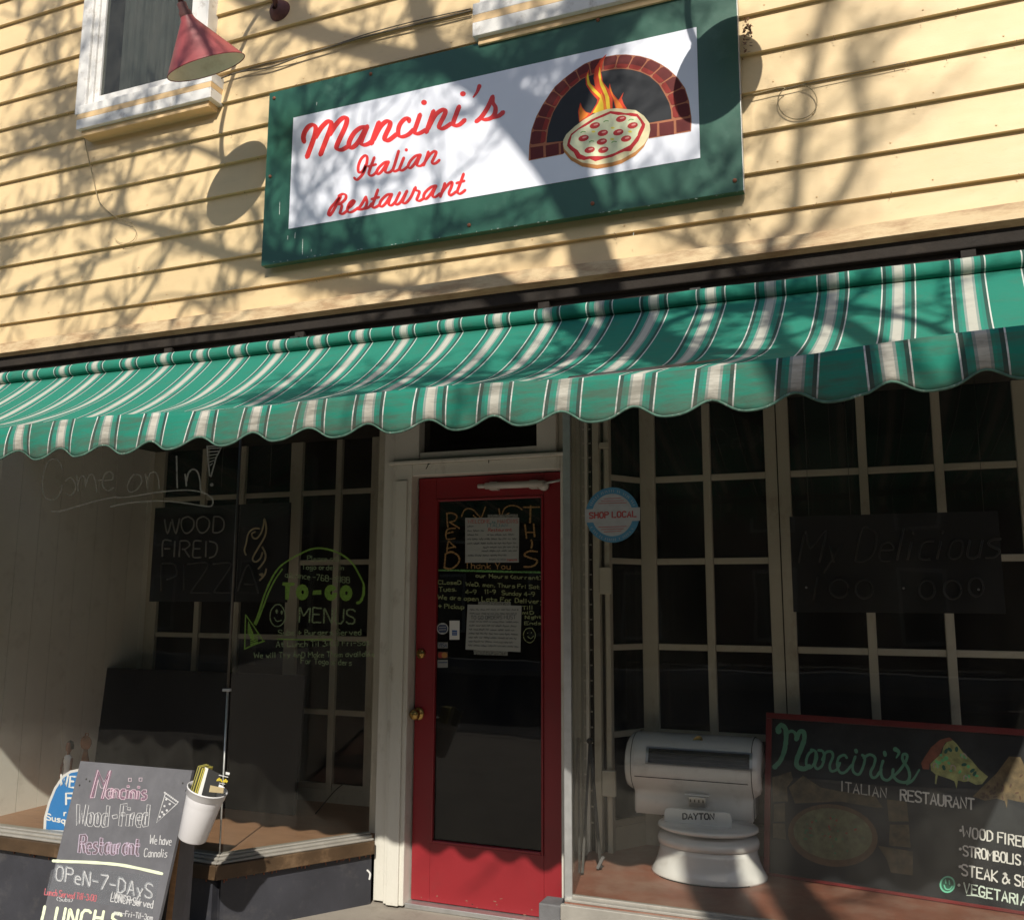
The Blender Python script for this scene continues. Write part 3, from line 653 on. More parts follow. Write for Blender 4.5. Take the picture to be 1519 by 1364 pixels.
# ================================================================== MAIN SIGN
SP=PY(3.55)
def sp(px,py): return at(px,py,Y=3.55)
sx0,sx1,sz0,sz1=sp(386,393).x-.0,sp(1103,285).x,sp(700,345).z,0
sz0=(sp(386,393).z+sp(1103,285).z)/2; sz1=(sp(401,140).z+sp(967,0).z)/2; sx0=(sp(401,140).x+sp(386,393).x)/2
sg=thing('shop_sign','large green sign reading Mancini\'s Italian Restaurant with a pizza oven picture on the wall','sign',((sx0+sx1)/2,3.55,sz0))
BX(sx0,sx1,3.55,3.59,sz0,sz1).build('sign_board',M['signgreen'],sg,bevel=.002)
BX(sx0+.05,sx1-.05,3.59,SY-.021,sz0+.05,sz1-.05).build('mounting_batten',M['soffit'],sg)
BX(sx1,sx1+.002,3.549,3.592,sz0-.001,sz1).build('edge_strip',M['alu'],sg)
a=sp(437,175); b=sp(427,340); c=sp(1036,235); dd=sp(1036,40)
wx0=(a.x+b.x)/2; wx1=(c.x+dd.x)/2; wz0=(b.z+c.z)/2; wz1=(a.z+dd.z)/2
BX(wx0,wx1,3.5475,3.5495,wz0,wz1).build('print_panel',M['signwhite'],sg)
SPF=PY(3.5475)
ink=Ink(SPF,.0004)
A=lambda p:TR(440,120,9.494,p); B=lambda p:TR(590,110,9.494,p); Cc=lambda p:TR(480,210,8.44,p); Dd=lambda p:TR(590,210,8.44,p)
w=6.0
for st in ([(105,860),(95,790),(120,710),(175,640),(235,620),(268,660),(262,740),(225,860),(145,1075)],
           [(262,800),(340,670),(420,585),(470,570),(490,610),(465,700),(335,1040)],
           [(462,760),(560,610),(640,530),(695,518),(708,560),(680,660),(570,900),(575,962),(640,970),(720,925)],
           [(975,650),(900,662),(810,735),(745,850),(738,925),(780,942),(850,885),(930,760),(975,665)],
           [(995,640),(935,780),(908,870),(940,903),(1000,892),(1065,850)],
           [(1160,585),(1110,720),(1052,885)],[(1080,830),(1170,660),(1255,575),(1312,578),(1310,640),(1245,780),(1245,832),(1300,835),(1410,750)]): ink.line(A(st),w,cal=.5)
for st in ([(160,668),(150,622),(90,640),(30,712),(6,800),(18,868),(70,882),(150,850),(225,780)],
           [(315,570),(260,730),(236,800),(252,838),(310,833),(395,785)],
           [(505,520),(460,650),(402,820)],[(425,770),(520,590),(610,512),(665,503),(665,560),(590,710),(590,762),(650,762),(755,695)],
           [(865,455),(810,600),(782,690),(802,726),(870,712),(945,645)],
           [(1105,668),(1175,608),(1262,480),(1340,315)],[(1335,330),(1338,400),(1376,470),(1366,560),(1312,620),(1225,642),(1172,622)],[(1330,612),(1420,590),(1487,535)]): ink.line(B(st),w*.93,cal=.5)
for x,y in ((370,400),(918,278)): ink.dot(*B([(x,y)])[0],4.4,3.9)
ink.line(B([(1150,170),(1115,255),(1065,325)]),6.4,taper=(1,.35))
ink.done('lettering',M['signred'],sg,label='red script word Mancini\'s')
ink=Ink(SPF,.0004); w=3.7
for st in ([(385,455),(410,480),(450,455),(500,390),(540,270),(545,195),(520,175),(470,220),(435,310),(440,385),(490,370),(530,290)],
 [(635,200),(590,320),(567,395),(587,428),(630,413),(675,365)],[(562,312),(655,287)],
 [(805,252),(760,265),(690,330),(662,388),(682,408),(730,370),(800,262)],[(815,252),(775,350),(782,388),(830,383),(872,345)],
 [(940,118),(895,270),(871,350),(887,374),(930,358),(960,335)],[(1005,203),(970,290),(951,340),(971,364),(1010,348),(1062,305)],
 [(1205,165),(1150,182),(1090,240),(1057,308),(1082,333),(1130,290),(1200,180)],[(1215,165),(1172,270),(1176,303),(1220,303),(1262,265)],
 [(1312,128),(1290,200),(1252,298)],[(1268,255),(1330,165),(1385,122),(1410,132),(1395,180),(1360,250),(1371,279),(1410,268),(1450,232)]): ink.line(Cc(st),w,cal=.45)
ink.dot(*Cc([(1036,105)])[0],2.5)
ink.done('lettering',M['signred'],sg,label='red script word Italian')
ink=Ink(SPF,.0004)
for st in ([(215,668),(150,760),(90,830),(60,905),(80,923),(130,850),(215,690)],[(188,682),(240,657),(278,672),(273,720),(220,770),(185,787)],[(190,785),(228,800),(215,860),(206,898),(240,905),(292,868)],
 [(300,840),(350,800),(385,752),(368,737),(320,780),(297,850),(312,884),(360,878),(435,828)],[(432,848),(480,780),(530,692)],[(530,700),(543,760),(520,828),(470,850),(435,848)],[(515,842),(570,820),(605,775)],
 [(680,603),(640,720),(611,800),(627,828),(670,813),(705,785)],[(602,720),(693,697)],[(845,658),(790,670),(720,740),(702,798),(731,813),(780,770),(842,672)],[(855,658),(817,760),(827,798),(860,793),(898,755)],
 [(955,638),(920,710),(897,768),(920,788),(970,750),(1042,622)],[(1045,618),(1000,720),(992,763),(1030,768),(1090,700),(1142,585)],[(1150,572),(1157,610),(1200,625),(1180,690),(1167,728),(1200,743),(1252,712)],
 [(1400,552),(1340,575),(1270,640),(1252,698),(1281,718),(1330,670),(1398,567)],[(1410,553),(1367,650),(1372,693),(1410,688),(1458,650)]): ink.line(Cc(st),w,cal=.45)
for st in ([(590,523),(570,590),(532,692)],[(548,645),(610,560),(668,508),(683,522),(670,570),(642,640),(656,673),(690,658),(733,625)],[(825,405),(780,530),(747,620),(767,653),(800,643),(845,607)],[(737,520),(833,492)]): ink.line(Dd(st),w,cal=.45)
ink.done('lettering',M['signred'],sg,label='red script word Restaurant')
# printed picture: brick oven, fire and pizza (flat print, layered)
Ee=lambda p:TR(780,70,7.18,p)
def layer(name,polys,col,off,rough=.75):
    i=Ink(SPF,off)
    for p in polys: i.poly(p)
    return i.done(name,P('print_'+name+str(off)[-2:],col,rough=rough),pic)
pic=None
outer=[(30,1210),(35,1050),(60,880),(110,740),(180,610),(260,490),(310,420),(400,340),(510,255),(620,180),(730,135),(860,100),(960,82),(1068,78),(1218,95),(1338,130),(1438,180),(1518,232),(1618,325),(1698,440),(1738,570),(1763,740),(1766,800),(1760,898)]
inner=[(214,1185),(220,1020),(225,960),(240,850),(290,700),(370,560),(480,440),(600,340),(720,292),(820,258),(930,238),(1020,232),(1118,240),(1218,265),(1318,312),(1418,400),(1478,500),(1528,600),(1548,680),(1553,765),(1555,925)]
def resample(p,n):
    L=[0]
    for a,b in zip(p,p[1:]): L.append(L[-1]+math.hypot(b[0]-a[0],b[1]-a[1]))
    out=[];j=0
    for i in range(n):
        t=L[-1]*i/(n-1)
        while j<len(L)-2 and L[j+1]<t: j+=1
        f=(t-L[j])/(L[j+1]-L[j]); out.append((p[j][0]+(p[j+1][0]-p[j][0])*f,p[j][1]+(p[j+1][1]-p[j][1])*f))
    return out
i0=Ink(SPF,.0005); i0.poly(Ee(outer+[(1308,975),(1308,800),(1553,765)]+inner[::-1][2:-1]+[(400,995),(400,1140)]))
pic=i0.done('oven_picture',P('print_mortar',(.38,.12,.045)),sg)
layer('oven_mouth',[Ee(inner[1:-1]+[(1300,810),(400,1000)])],(.018,.02,.024),.0006)
o4=resample(outer[1:-2],16*4+1); i4=resample(inner[1:-1],16*4+1); br=[]; brd=[]
for k in range(16):
    a0=k*4; q=[o4[a0+j] for j in range(5)]; r=[i4[a0+j] for j in range(5)]
    lp=lambda a,b,t:(a[0]+(b[0]-a[0])*t,a[1]+(b[1]-a[1])*t)
    up=[lp(q[j],r[j],.04) for j in range(5)]; dn=[lp(q[j],r[j],.93) for j in range(5)]
    up[0]=lp(up[0],up[1],.18); up[4]=lp(up[4],up[3],.18); dn[0]=lp(dn[0],dn[1],.18); dn[4]=lp(dn[4],dn[3],.18)
    up0=lp(up[0],dn[0],.16); up4=lp(up[4],dn[4],.16); dn0=lp(dn[0],up[0],.12); dn4=lp(dn[4],up[4],.12)
    br.append(Ee([up0,lp(up[0],up[1],.5)]+up[1:4]+[lp(up[4],up[3],.5),up4,dn4,lp(dn[4],dn[3],.5)]+dn[3:0:-1]+[lp(dn[0],dn[1],.5),dn0]))
    mid=[lp(up[j],dn[j],.68) for j in range(5)]
    brd.append(Ee(mid+[lp(dn[4],dn[3],.4)]+dn[3:0:-1]+[lp(dn[0],dn[1],.4)]))
for q in ([(48,1070),(185,1050),(188,1170),(50,1200)],[(210,1048),(350,1022),(352,1140),(215,1172)],[(372,1018),(410,1012),(410,1130),(375,1138)],[(1310,820),(1400,812),(1395,950),(1310,965)],[(1420,810),(1575,785),(1578,930),(1425,945)],[(1600,780),(1755,752),(1752,885),(1605,912)]): br.append(Ee(q))
layer('brick_print',br,(.12,.012,.010),.0007); layer('brick_light_print',brd,(.26,.02,.012),.0008)
layer('red_flame',[Ee([(862,72),(790,140),(735,230),(722,330),(740,430),(770,480),(790,560),(800,700),(922,690),(925,560),(890,460),(820,370),(800,260),(825,150)]),Ee([(672,236),(636,310),(640,400),(690,480),(762,560),(755,600),(690,705),(800,700),(830,600),(800,520),(760,440),(690,390),(665,320)]),Ee([(580,590),(556,690),(570,800),(640,770),(720,700),(690,705),(640,690),(600,640)]),
  Ee([(895,385),(882,450),(930,560),(960,660),(1085,670),(1040,600),(1022,545),(1042,480),(1002,545),(985,565),(930,500),(905,450)])],(.72,.06,.015),.0009)
layer('orange_flame',[Ee([(582,620),(566,700),(575,790),(640,745),(670,712),(620,680)]),Ee([(900,420),(895,460),(940,560),(968,655),(1040,655),(1000,590),(930,520)]),Ee([(800,480),(800,560),(730,690),(860,690),(850,600),(825,520)])],(.85,.23,.02),.0010)
layer('yellow_flame',[Ee([(662,270),(648,320),(655,395),(705,465),(790,545),(770,600),(710,700),(830,700),(825,600),(800,510),(730,440),(680,380)]),Ee([(788,205),(772,290),(790,400),(842,520),(866,690),(902,690),(888,540),(850,440),(803,350)])],(.9,.62,.04),.0011)
piz=[(400,1000),(430,930),(520,845),(620,772),(740,702),(860,662),(960,652),(1080,662),(1170,672),(1258,732),(1318,812),(1325,880),(1308,960),(1258,1060),(1168,1155),(1018,1240),(918,1270),(760,1297),(600,1272),(480,1205),(410,1120),(396,1060)]
layer('crust_edge',[Ee(piz)],(.52,.22,.06),.0012)
layer('crust',[Ee([(x,y if y<950 else y-42*(min(1,(y-950)/200))) for x,y in piz])],(.74,.66,.40),.0013)
layer('sauce',[Ee([(438,1050),(450,990),(480,925),(600,835),(700,770),(790,730),(900,682),(1000,690),(1060,705),(1118,700),(1190,712),(1228,760),(1272,820),(1265,860),(1220,955),(1200,1000),(1150,1060),(1120,1108),(1048,1112),(980,1140),(918,1170),(830,1190),(740,1217),(680,1190),(620,1205),(545,1188),(510,1120),(470,1090)])],(.50,.02,.025),.0014)
layer('cheese',[Ee([(468,1030),(490,940),(560,880),(640,840),(740,775),(830,740),(900,708),(980,725),(1060,722),(1118,735),(1180,742),(1218,790),(1235,830),(1200,900),(1190,940),(1140,1010),(1110,1045),(1020,1090),(940,1130),(850,1160),(760,1160),(700,1160),(640,1165),(580,1140),(555,1100),(510,1070)])],(.76,.78,.52),.0015)
ip=Ink(SPF,.0016); il=Ink(SPF,.0017)
for x,y in ((735,835),(1015,765),(615,970),(820,915),(985,908),(810,1007),(680,1095),(825,1095),(1138,835),(1068,975)):
    q=Ee([(x,y)])[0]; ip.dot(q[0],q[1],8,4.6,-.25); il.dot(q[0]+1.5,q[1]-1.3,3.6,1.3,-.25)
ip.done('pepperoni_print',P('print_pepperoni',(.52,.02,.02)),pic,kind='stuff'); il.done('pepperoni_shine_print',P('print_shine',(.85,.35,.3)),pic,kind='stuff')
ig=Ink(SPF,.0018)
for x,y in ((610,905),(855,790),(700,1005),(940,1010),(1120,775)): ig.line(Ee([(x-25,y+8),(x-5,y-6),(x+25,y-2)]),1.2)
ig.done('herb_print',P('print_herb',(.12,.35,.05)),pic,kind='stuff')
iy=Ink(SPF,.0019)
for x,y in ((925,860),(720,900),(920,980),(1110,900)): q=Ee([(x,y)])[0]; iy.dot(q[0],q[1],3,1.6)
iy.done('pepper_print',P('print_pepper',(.8,.7,.1)),pic,kind='stuff')
for px,py in ((407,146),(550,110),(887,30),(1090,268),(879,302),(696,334),(401,262)):
    p=sp(px,py); m=MB(); m.lathe([(.009,0),(.009,-.003),(.006,-.007),(.001,-.008)],(p.x,3.55,p.z),(0,1,0),10); m.build('screw',M['rust'],sg)
# scratches
ik=Ink(PY(3.55),.0006)
for x,y,l in ((438,345,8),(449,355,22),(427,350,5),(470,152,4),(462,370,3),(1012,215,6),(940,345,4),(828,268,3),(415,300,18)): ik.line([(x,y),(x-.5,y+l)],1.0,False)
for i in range(40):
    x=random.uniform(395,1095); y=393-(x-386)*.1505-random.uniform(.5,2); ik.dot(x,y,random.uniform(.5,2),.5,n=6)
ik.done('scratches',P('scratch_white',(.6,.65,.6),alpha=.8),sg)

# ================================================================== GOOSENECK LAMPS
def lamp(dx,label):
    Pc=Vector((-2.825,3.16,2.49))+Vector((dx,0,0)); base=at(414,16,Y=SY-.02)+Vector((dx,0,0))
    L=thing('gooseneck_lamp',label,'wall lamp',base,group='red gooseneck sign lamps')
    ap=Vector((at(277,25,Y=3.05).x+dx,3.05,at(277,25,Y=3.05).z)); ax=(ap-Pc).normalized(); h=(ap-Pc).length
    m=MB(); m.lathe([(.188,-.003),(.190,.0),(.186,.004),(.035,h*.93),(.030,h)],Pc,ax,48); m.build('lamp_shade',M['lampred'],L)
    m=MB(); m.lathe([(.185,.0),(.033,h*.925),(.0,h*.93)],Pc,ax,48); m.build('shade_lining',M['lampin'],L)
    m=MB(); m.lathe([(.030,h-.005),(.030,h+.02),(.022,h+.03),(.022,h+.06),(.014,h+.065)],Pc,ax,20); m.build('collar',M['lampdark'],L)
    m=MB(); m.lathe([(.012,.19),(.02,.17),(.034,.12),(.036,.09),(.025,.065),(.001,.055)],Pc,ax,20); m.build('bulb',M['lampin'],L)
    top=Pc+ax*(h+.06); pts=[top]
    # rises out of the collar, arches back over to the wall flange
    c1=top+ax*.35+Vector((.0,-.05,.12)); c2=base+Vector((0,-.34,.62)); e=base+Vector((0,-.02,.0))
    for i in range(1,25):
        t=i/24; pts.append(top*(1-t)**3+c1*3*t*(1-t)**2+c2*3*t*t*(1-t)+e*t**3)
    m=MB(); m.tube(pts,.013,10); m.build('arm',M['lampdark'],L)
    m=MB(); m.lathe([(.062,.02),(.062,.008),(.055,-.004),(.050,-.016),(.028,-.028),(.016,-.036)],base,(0,1,0),24); m.build('wall_flange',M['lampdark'],L)
    return L
lamp(0,'faded red cone lamp in front of the upper left window')
lamp(2.46,'red cone lamp just above the frame at the right end of the sign')

# ================================================================== CABLES AND ODDMENTS ON THE WALL
def wall_cable(name,pts,r,mat,label,cat,Y=SY-.03,rand=.0):
    m=MB(); q=catmull(pts,4); m.tube([at(x,y,Y=Y+random.uniform(-rand,rand)) for x,y in q],r,6)
    o=m.build(name,mat,None); tag(o,label,cat); return o
wall_cable('cable',[(309,111),(320,119),(336,113),(360,106),(400,100),(450,82),(510,64),(560,50),(620,36),(699,16)],.0045,M['cable'],'thick grey cable drooping from the left window sill to the sill over the sign','cable')
wall_cable('cable',[(309,108),(325,116),(345,110),(385,97),(430,87),(480,73),(540,52),(610,33),(699,13)],.003,M['cable'],'thin cable running just above the thicker one left of the sign','cable')
wall_cable('cable',[(302,104),(308,108),(313,110),(311,114),(305,111),(301,107)],.004,M['cable'],'small knot of cable at the right end of the left sill','cable')
wall_cable('wire',[(125,203),(129,225),(136,255),(144,290),(150,303),(165,318),(178,325),(196,331)],.0025,M['twine'],'loose thin wire hanging below the left window sill','wire')
loop=[(1183+29*math.cos(a),151-26*math.sin(a)) for a in [R(130+i*17) for i in range(19)]]
wall_cable('wire',[(1104,143),(1130,137),(1155,131)]+loop,.0022,M['twine'],'coiled loop of wire on the siding right of the sign','wire')
wall_cable('wire',[(1155,134),(1220,119),(1290,104),(1345,92)],.0018,M['cable'],'thin taut wire under a clapboard edge far right of the sign','wire',Y=SY-.026)
faint=[(185+17*math.cos(a),346-15*math.sin(a)) for a in [R(-150+i*15) for i in range(16)]]
wall_cable('wire',faint,.0015,M['twine'],'faint curl of wire on the siding low at the far left','wire')
# dry vine tuft at the sign's right edge
m=MB()
for i in range(46):
    p=at(1108+random.uniform(-5,7),25+random.triangular(0,62,22),Y=SY-.035+random.uniform(-.02,.01)); v=Vector((random.uniform(-1,1),random.uniform(-.6,.2),random.uniform(-1,1)))*.012; u=v.orthogonal().normalized()*.006
    m.add([p-v,p+u,p+v,p-u],[(0,1,2,3)])
o=m.build('dead_vine',M['dryleaf'],None); tag(o,'tuft of dead brown leaves at the right edge of the green sign','dead plant')
m=MB()
for k in range(17):
    for j in range(14):
        x=-4.8+j*.41+(k%2)*.17+random.uniform(-.03,.03); zz=1.378+ex*k+.028
        if (sx0-.01<x<sx1+.01 and sz0-.03<zz<sz1): continue
        m.lathe([(.004,.0),(.003,-.0012),(.001,-.0014)],(x,SY-.0205,zz),(0,1,0),6)
m.build('nail_heads',M['sillyellow'],bld,kind='stuff')
# cobweb lint and nail heads along the board edges
m=MB()
for i in range(330):
    k=random.randrange(0,17); zz=1.378+ex*k; x=random.uniform(-4.6,1.0)
    if sx0<x<sx1 and sz0<zz<sz1: continue
    p=Vector((x,SY-.024,zz)); 
    for j in range(random.randrange(1,4)):
        q=p+Vector((random.uniform(-.012,.012),-.002,random.uniform(-.03,.002))); v=Vector((random.uniform(-1,1)*.006,0,-.006)); u=Vector((.0025,0,.002))
        m.add([q,q+u,q+v+u,q+v],[(0,1,2,3)])
m.build('lint',M['dryleaf'],bld,kind='stuff')

# ================================================================== THINGS IN THE LEFT DISPLAY
GP=PY(GY-.0035)
whiteink=P('white_glass_paint',(.55,.55,.50),alpha=.75,lo=.3,hi=.7)
dimink=P('thin_white_glass_paint',(.5,.49,.43),alpha=.62,lo=.3,hi=.7)
Z1=lambda p:TR(40,650,5.238,p)
i1=Ink(GP,.0005)
for st in ([(272,240),(255,185),(215,158),(160,190),(125,300),(120,400),(150,465),(210,475),(255,430),(272,370)],[(300,330),(340,305),(375,350),(370,410),(335,445),(305,430)],[(385,290),(395,350),(395,410)],[(393,350),(425,295),(450,310),(455,370)],[(455,360),(485,285),(515,285),(535,350),(540,412)],
   [(560,325),(620,325),(668,315),(660,268),(625,262),(595,300),(590,370),(630,405),(670,385)],[(880,290),(840,280),(800,320),(780,380),(800,415),(850,400),(890,340),(880,285)],[(920,280),(930,330),(935,390)],[(930,330),(955,275),(990,262),(1015,290),(1023,335),(1026,388)]): i1.line(Z1(st),2.0,jit=.2)
i1.done('lettering',dimink,dw,label='faint white painted words Come on')
i1=Ink(GP,.0005)
for st in ([(1162,140),(1165,260),(1168,382)],[(1228,280),(1236,330),(1238,368)],[(1238,340),(1255,270),(1290,240),(1325,260),(1345,330),(1350,400),(1385,430)]): i1.line(Z1(st),2.4,jit=.2)
i1.line(Z1([(190,565),(250,568),(350,540),(450,510),(560,480),(680,455)]),2.0,jit=.2)
i1.line(Z1([(690,450),(715,460),(850,445),(1000,420),(1150,405),(1270,403),(1380,425),(1440,470),(1440,515),(1400,528),(1250,505),(1100,488),(980,487),(800,500),(650,530)]),2.0,jit=.2)
i1.line(Z1([(1400,60),(1405,150),(1420,290)]),2.2); i1.line(Z1([(1400,62),(1516,58),(1470,150),(1430,295)]),2.2,False)
for k in range(6): i1.line(Z1([(1408+k*3,80+k*26),(1500-k*12,75+k*24)]),1.5,jit=.3)
i1.dot(*Z1([(1436,360)])[0],2.6)
i1.done('lettering',whiteink,dw,label='white painted word In! with an underline flourish')
# green marker on the angled pane
RP=Plane(K+nr*.0035,nr)
gm=P('green_marker',(.22,.42,.06),alpha=.95,lo=.25,hi=.6); gm2=P('pale_green_marker',(.34,.46,.24),alpha=.8)
Z3=lambda p:TR(360,800,6.82,p)
i2=Ink(RP,.0005)
for st,w in (([(120,850),(170,720),(220,560),(290,400),(370,280),(480,200),(600,135),(700,95),(800,88),(920,115),(1030,170),(1110,240),(1170,340),(1220,440),(1225,490)],2.6),([(135,860),(200,700),(260,540),(330,400),(400,300)],2.2),([(1225,480),(1220,560),(1190,625),(1160,640)],4.0)): i2.line(Z3(st),w,jit=.2)
i2.line(Z3([(30,760),(25,900),(20,1105)]),1.6); i2.line(Z3([(30,760),(100,860),(160,950),(210,1030)]),1.6); i2.line(Z3([(20,1105),(120,1060),(218,1025)]),2)
for k in range(5): i2.line(Z3([(60+k*10,830+k*25),(55+k*14,960+k*18)]),1.4); i2.line(Z3([(80,980+k*20),(150,955+k*20)]),1.8,jit=.3)
i2.poly(Z3([(405,430),(530,435),(520,465),(480,470),(465,610),(430,605),(430,470),(400,460)]))
for cx_,cy_ in ((602,532),(892,537),(1045,540)):
    ang=[R(a*30) for a in range(13)]
    ring=[(cx_+65*math.cos(a),cy_+82*math.sin(a)) for a in ang]; hole=[(cx_+13*math.cos(a)+5,cy_+20*math.sin(a)) for a in ang]
    for q in range(12):
        if cx_==892 and q==11: continue
        i2.poly(Z3([ring[q],ring[q+1],hole[q+1],hole[q]]))
i2.poly(Z3([(712,515),(795,510),(795,555),(705,558)]))
i2.line(Z3([(355,1005),(500,1010),(700,1012),(900,1008)]),1.8)
i2.done('lettering',gm,dw2,label='green painted arrow and the word TO-GO')
i2=Ink(RP,.0005)
write(i2,'MENUS',Z3([(572,830)])[0],Z3([(1130,855)])[0],21,2.2,up=(.05,-1))
i2.dot
i2.line(Z3([(330,660),(285,720),(280,810),(320,870),(380,870),(425,810),(420,720),(380,660),(330,660)]),1.6)
i2.line(Z3([(320,790),(345,825),(390,815)]),1.4); i2.dot(*Z3([(345,725)])[0],2,3.2); i2.dot(*Z3([(395,735)])[0],1.6,3.2)
write(i2,'Please call',Z3([(655,215)])[0],Z3([(985,222)])[0],7.6,1.1)
write(i2,'Togo order in',Z3([(600,300)])[0],Z3([(1020,305)])[0],7,1.1)
write(i2,'advance -768-8888',Z3([(430,380)])[0],Z3([(1080,440)])[0],8.5,1.1)
write(i2,'Subs + Burgers Served',Z3([(362,968)])[0],Z3([(1195,962)])[0],8,1.3)
write(i2,'At Lunch Til 3:00 Fri-Sat',Z3([(340,1085)])[0],Z3([(1280,1068)])[0],8,1.2)
write(i2,'We will Try AnD Make Them available',Z3([(115,1195)])[0],Z3([(1330,1180)])[0],7.6,1.2)
write(i2,'For Togo orders',Z3([(590,1250)])[0],Z3([(1100,1270)])[0],7.8,1.2)
i2.done('lettering',gm2,dw2,label='pale green handwriting about take away menus')
# neon sign, unlit
NP=PY(3.98)
ne=thing('neon_sign','unlit neon sign on black panel reading WOOD FIRED PIZZA with a steam curl','neon sign',at(315,890,Y=4.0))
a=at(230,753,Y=4.0); b=at(424,893,Y=4.0); BX(a.x,b.x,4.0,4.015,b.z,a.z).build('panel',M['darkboard'],ne,bevel=.002)
Z2=lambda p:TR(225,750,7.595,p)
tubeg=P('unlit_neon_tube',(.20,.19,.17),rough=.3); tubed=P('black_coated_tube',(.032,.032,.03),rough=.3); tubey=P('unlit_cream_tube',(.36,.29,.16),rough=.3)
def neon(strs,mat,nm,r=.004,f=Z2):
    m=MB()
    for st in strs:
        q=catmull(f(st),4) if len(st)>2 else f(st); m.tube([at(x,y,Y=3.985) for x,y in q],r,6)
    m.build(nm,mat,ne)
neon([[(145,150),(178,312),(220,180)],[(230,150),(272,312),(315,140)],[(410,120),(345,150),(335,230),(370,300),(420,300),(470,240),(470,160),(410,120)],[(585,118),(520,150),(508,230),(545,298),(600,295),(645,235),(645,160),(585,118)],[(700,125),(690,300)],[(700,122),(770,125),(815,180),(805,260),(750,300),(700,302)],
 [(220,392),(130,395),(120,570)],[(145,482),(205,482)],[(262,395),(252,575)],[(320,395),(310,575)],[(325,395),(400,395),(430,440),(380,485),(345,487)],[(370,490),(425,575)],[(560,395),(480,398),(470,480),(468,575),(555,578)],[(485,482),(545,482)],[(615,395),(608,575)],[(650,398),(720,420),(740,480),(710,560),(650,585)]],tubeg,'neon_tube')
neon([[(110,660),(105,960)],[(115,650),(240,650),(280,710),(270,790),(170,830)],[(365,660),(360,950)],[(400,655),(640,655),(460,945),(470,975),(660,975)],[(690,655),(900,655),(720,940),(735,975),(910,975)],[(970,960),(1090,660),(1200,980)],[(1040,880),(1160,880)]],tubed,'neon_tube')
neon([[(1215,255),(1150,255),(1090,310),(1065,420),(1045,500),(1065,555)],[(1170,290),(1130,310),(1140,355),(1185,365),(1235,300),(1262,210),(1268,145),(1290,230),(1280,330),(1220,440),(1150,560),(1140,610),(1175,630),(1225,590),(1250,520)],[(1245,460),(1282,540),(1270,620),(1200,710)],[(1215,775),(1250,765),(1235,790)],[(1290,705),(1275,770),(1215,840)]],tubey,'steam_tube',.0045)
for x in (-3.30,-2.98): MB().tube([(x,4.0,.6),(x,4.0,.955)],.0015,4).build('hanging_wire',M['iron'],ne)
# black backdrop board at the back of the left display
a=at(150,990,Y=4.34); b=at(442,1202,Y=4.34)
m=MB(); m.prism([(a.x,4.30,LFZ+.001),(b.x,4.30,LFZ+.001),(b.x,4.36,a.z),(a.x,4.36,a.z)],(0,.018,0)); o=m.build('backdrop_board',M['darkboard'],None); tag(o,'plain black board leaning at the back of the left display window','board')
# carved sun-topped ornament and little figurine
oz=LFZ; p=at(128,1101,Y=3.95)
orn=thing('disc_ornament','small round brown wooden ornament on a stand above the chalkboard corner','ornament',(p.x,3.95,oz))
m=MB(); m.lathe([(.001,-.010),(.030,-.009),(.035,0),(.030,.009),(.001,.010)],p,(0,1,0),20)
m.build('disc',M['tan'],orn)
m=MB(); m.tube([p+Vector((.035*math.cos(R(i*20)),-.003,.035*math.sin(R(i*20)))) for i in range(19)],.004,6); m.build('rim',M['tan'],orn)
m=MB(); m.tube([p+Vector((-.012,0,.036)),p+Vector((-.008,0,.050)),p+Vector((.008,0,.050)),p+Vector((.012,0,.036))],.003,6); m.build('handle',M['tan'],orn)
m=MB(); m.lathe([(.045,0),(.045,.012),(.012,.022),(.008,.06),(.012,.10),(.02,.13),(.012,.17),(.03,.22),(.008,p.z-oz-.03)],(p.x,3.95,oz),(0,0,1),16,cap=True); m.build('stand',M['tan'],orn)
p=at(103,1100,Y=3.85)
fg=thing('figurine','small woman figurine in a white top standing behind the blue sign','figurine',(p.x,3.85,LFZ))
hz=p.z-LFZ
m=MB(); m.lathe([(.028,0),(.03,.02),(.022,hz*.25),(.030,hz*.5)],(p.x,3.85,LFZ),(0,0,1),16,sy=.7,cap=True); m.build('skirt',M['tan'],fg)
m=MB(); m.lathe([(.029,hz*.5),(.026,hz*.55),(.020,hz*.62),(.027,hz*.74),(.024,hz*.80),(.009,hz*.83)],(p.x,3.85,LFZ),(0,0,1),16,sy=.65); m.build('top',M['plastic'],fg)
m=MB(); m.lathe([(.008,hz*.82),(.008,hz*.86),(.015,hz*.89),(.017,hz*.94),(.013,hz*.99),(.001,hz*1.01)],(p.x,3.85,LFZ),(0,0,1),16)
for s in (-1,1): m.tube([(p.x+s*.026,3.85,LFZ+hz*.78),(p.x+s*.034,3.84,LFZ+hz*.64),(p.x+s*.028,3.83,LFZ+hz*.5)],[.007,.006,.004],6)
m.build('body',M['skin'],fg)
m=MB(); m.lathe([(.019,hz*.90),(.020,hz*.95),(.015,hz*1.0),(.001,hz*1.025)],(p.x,3.857,LFZ),(0,0,1),16); m.build('hair',M['iron'],fg)
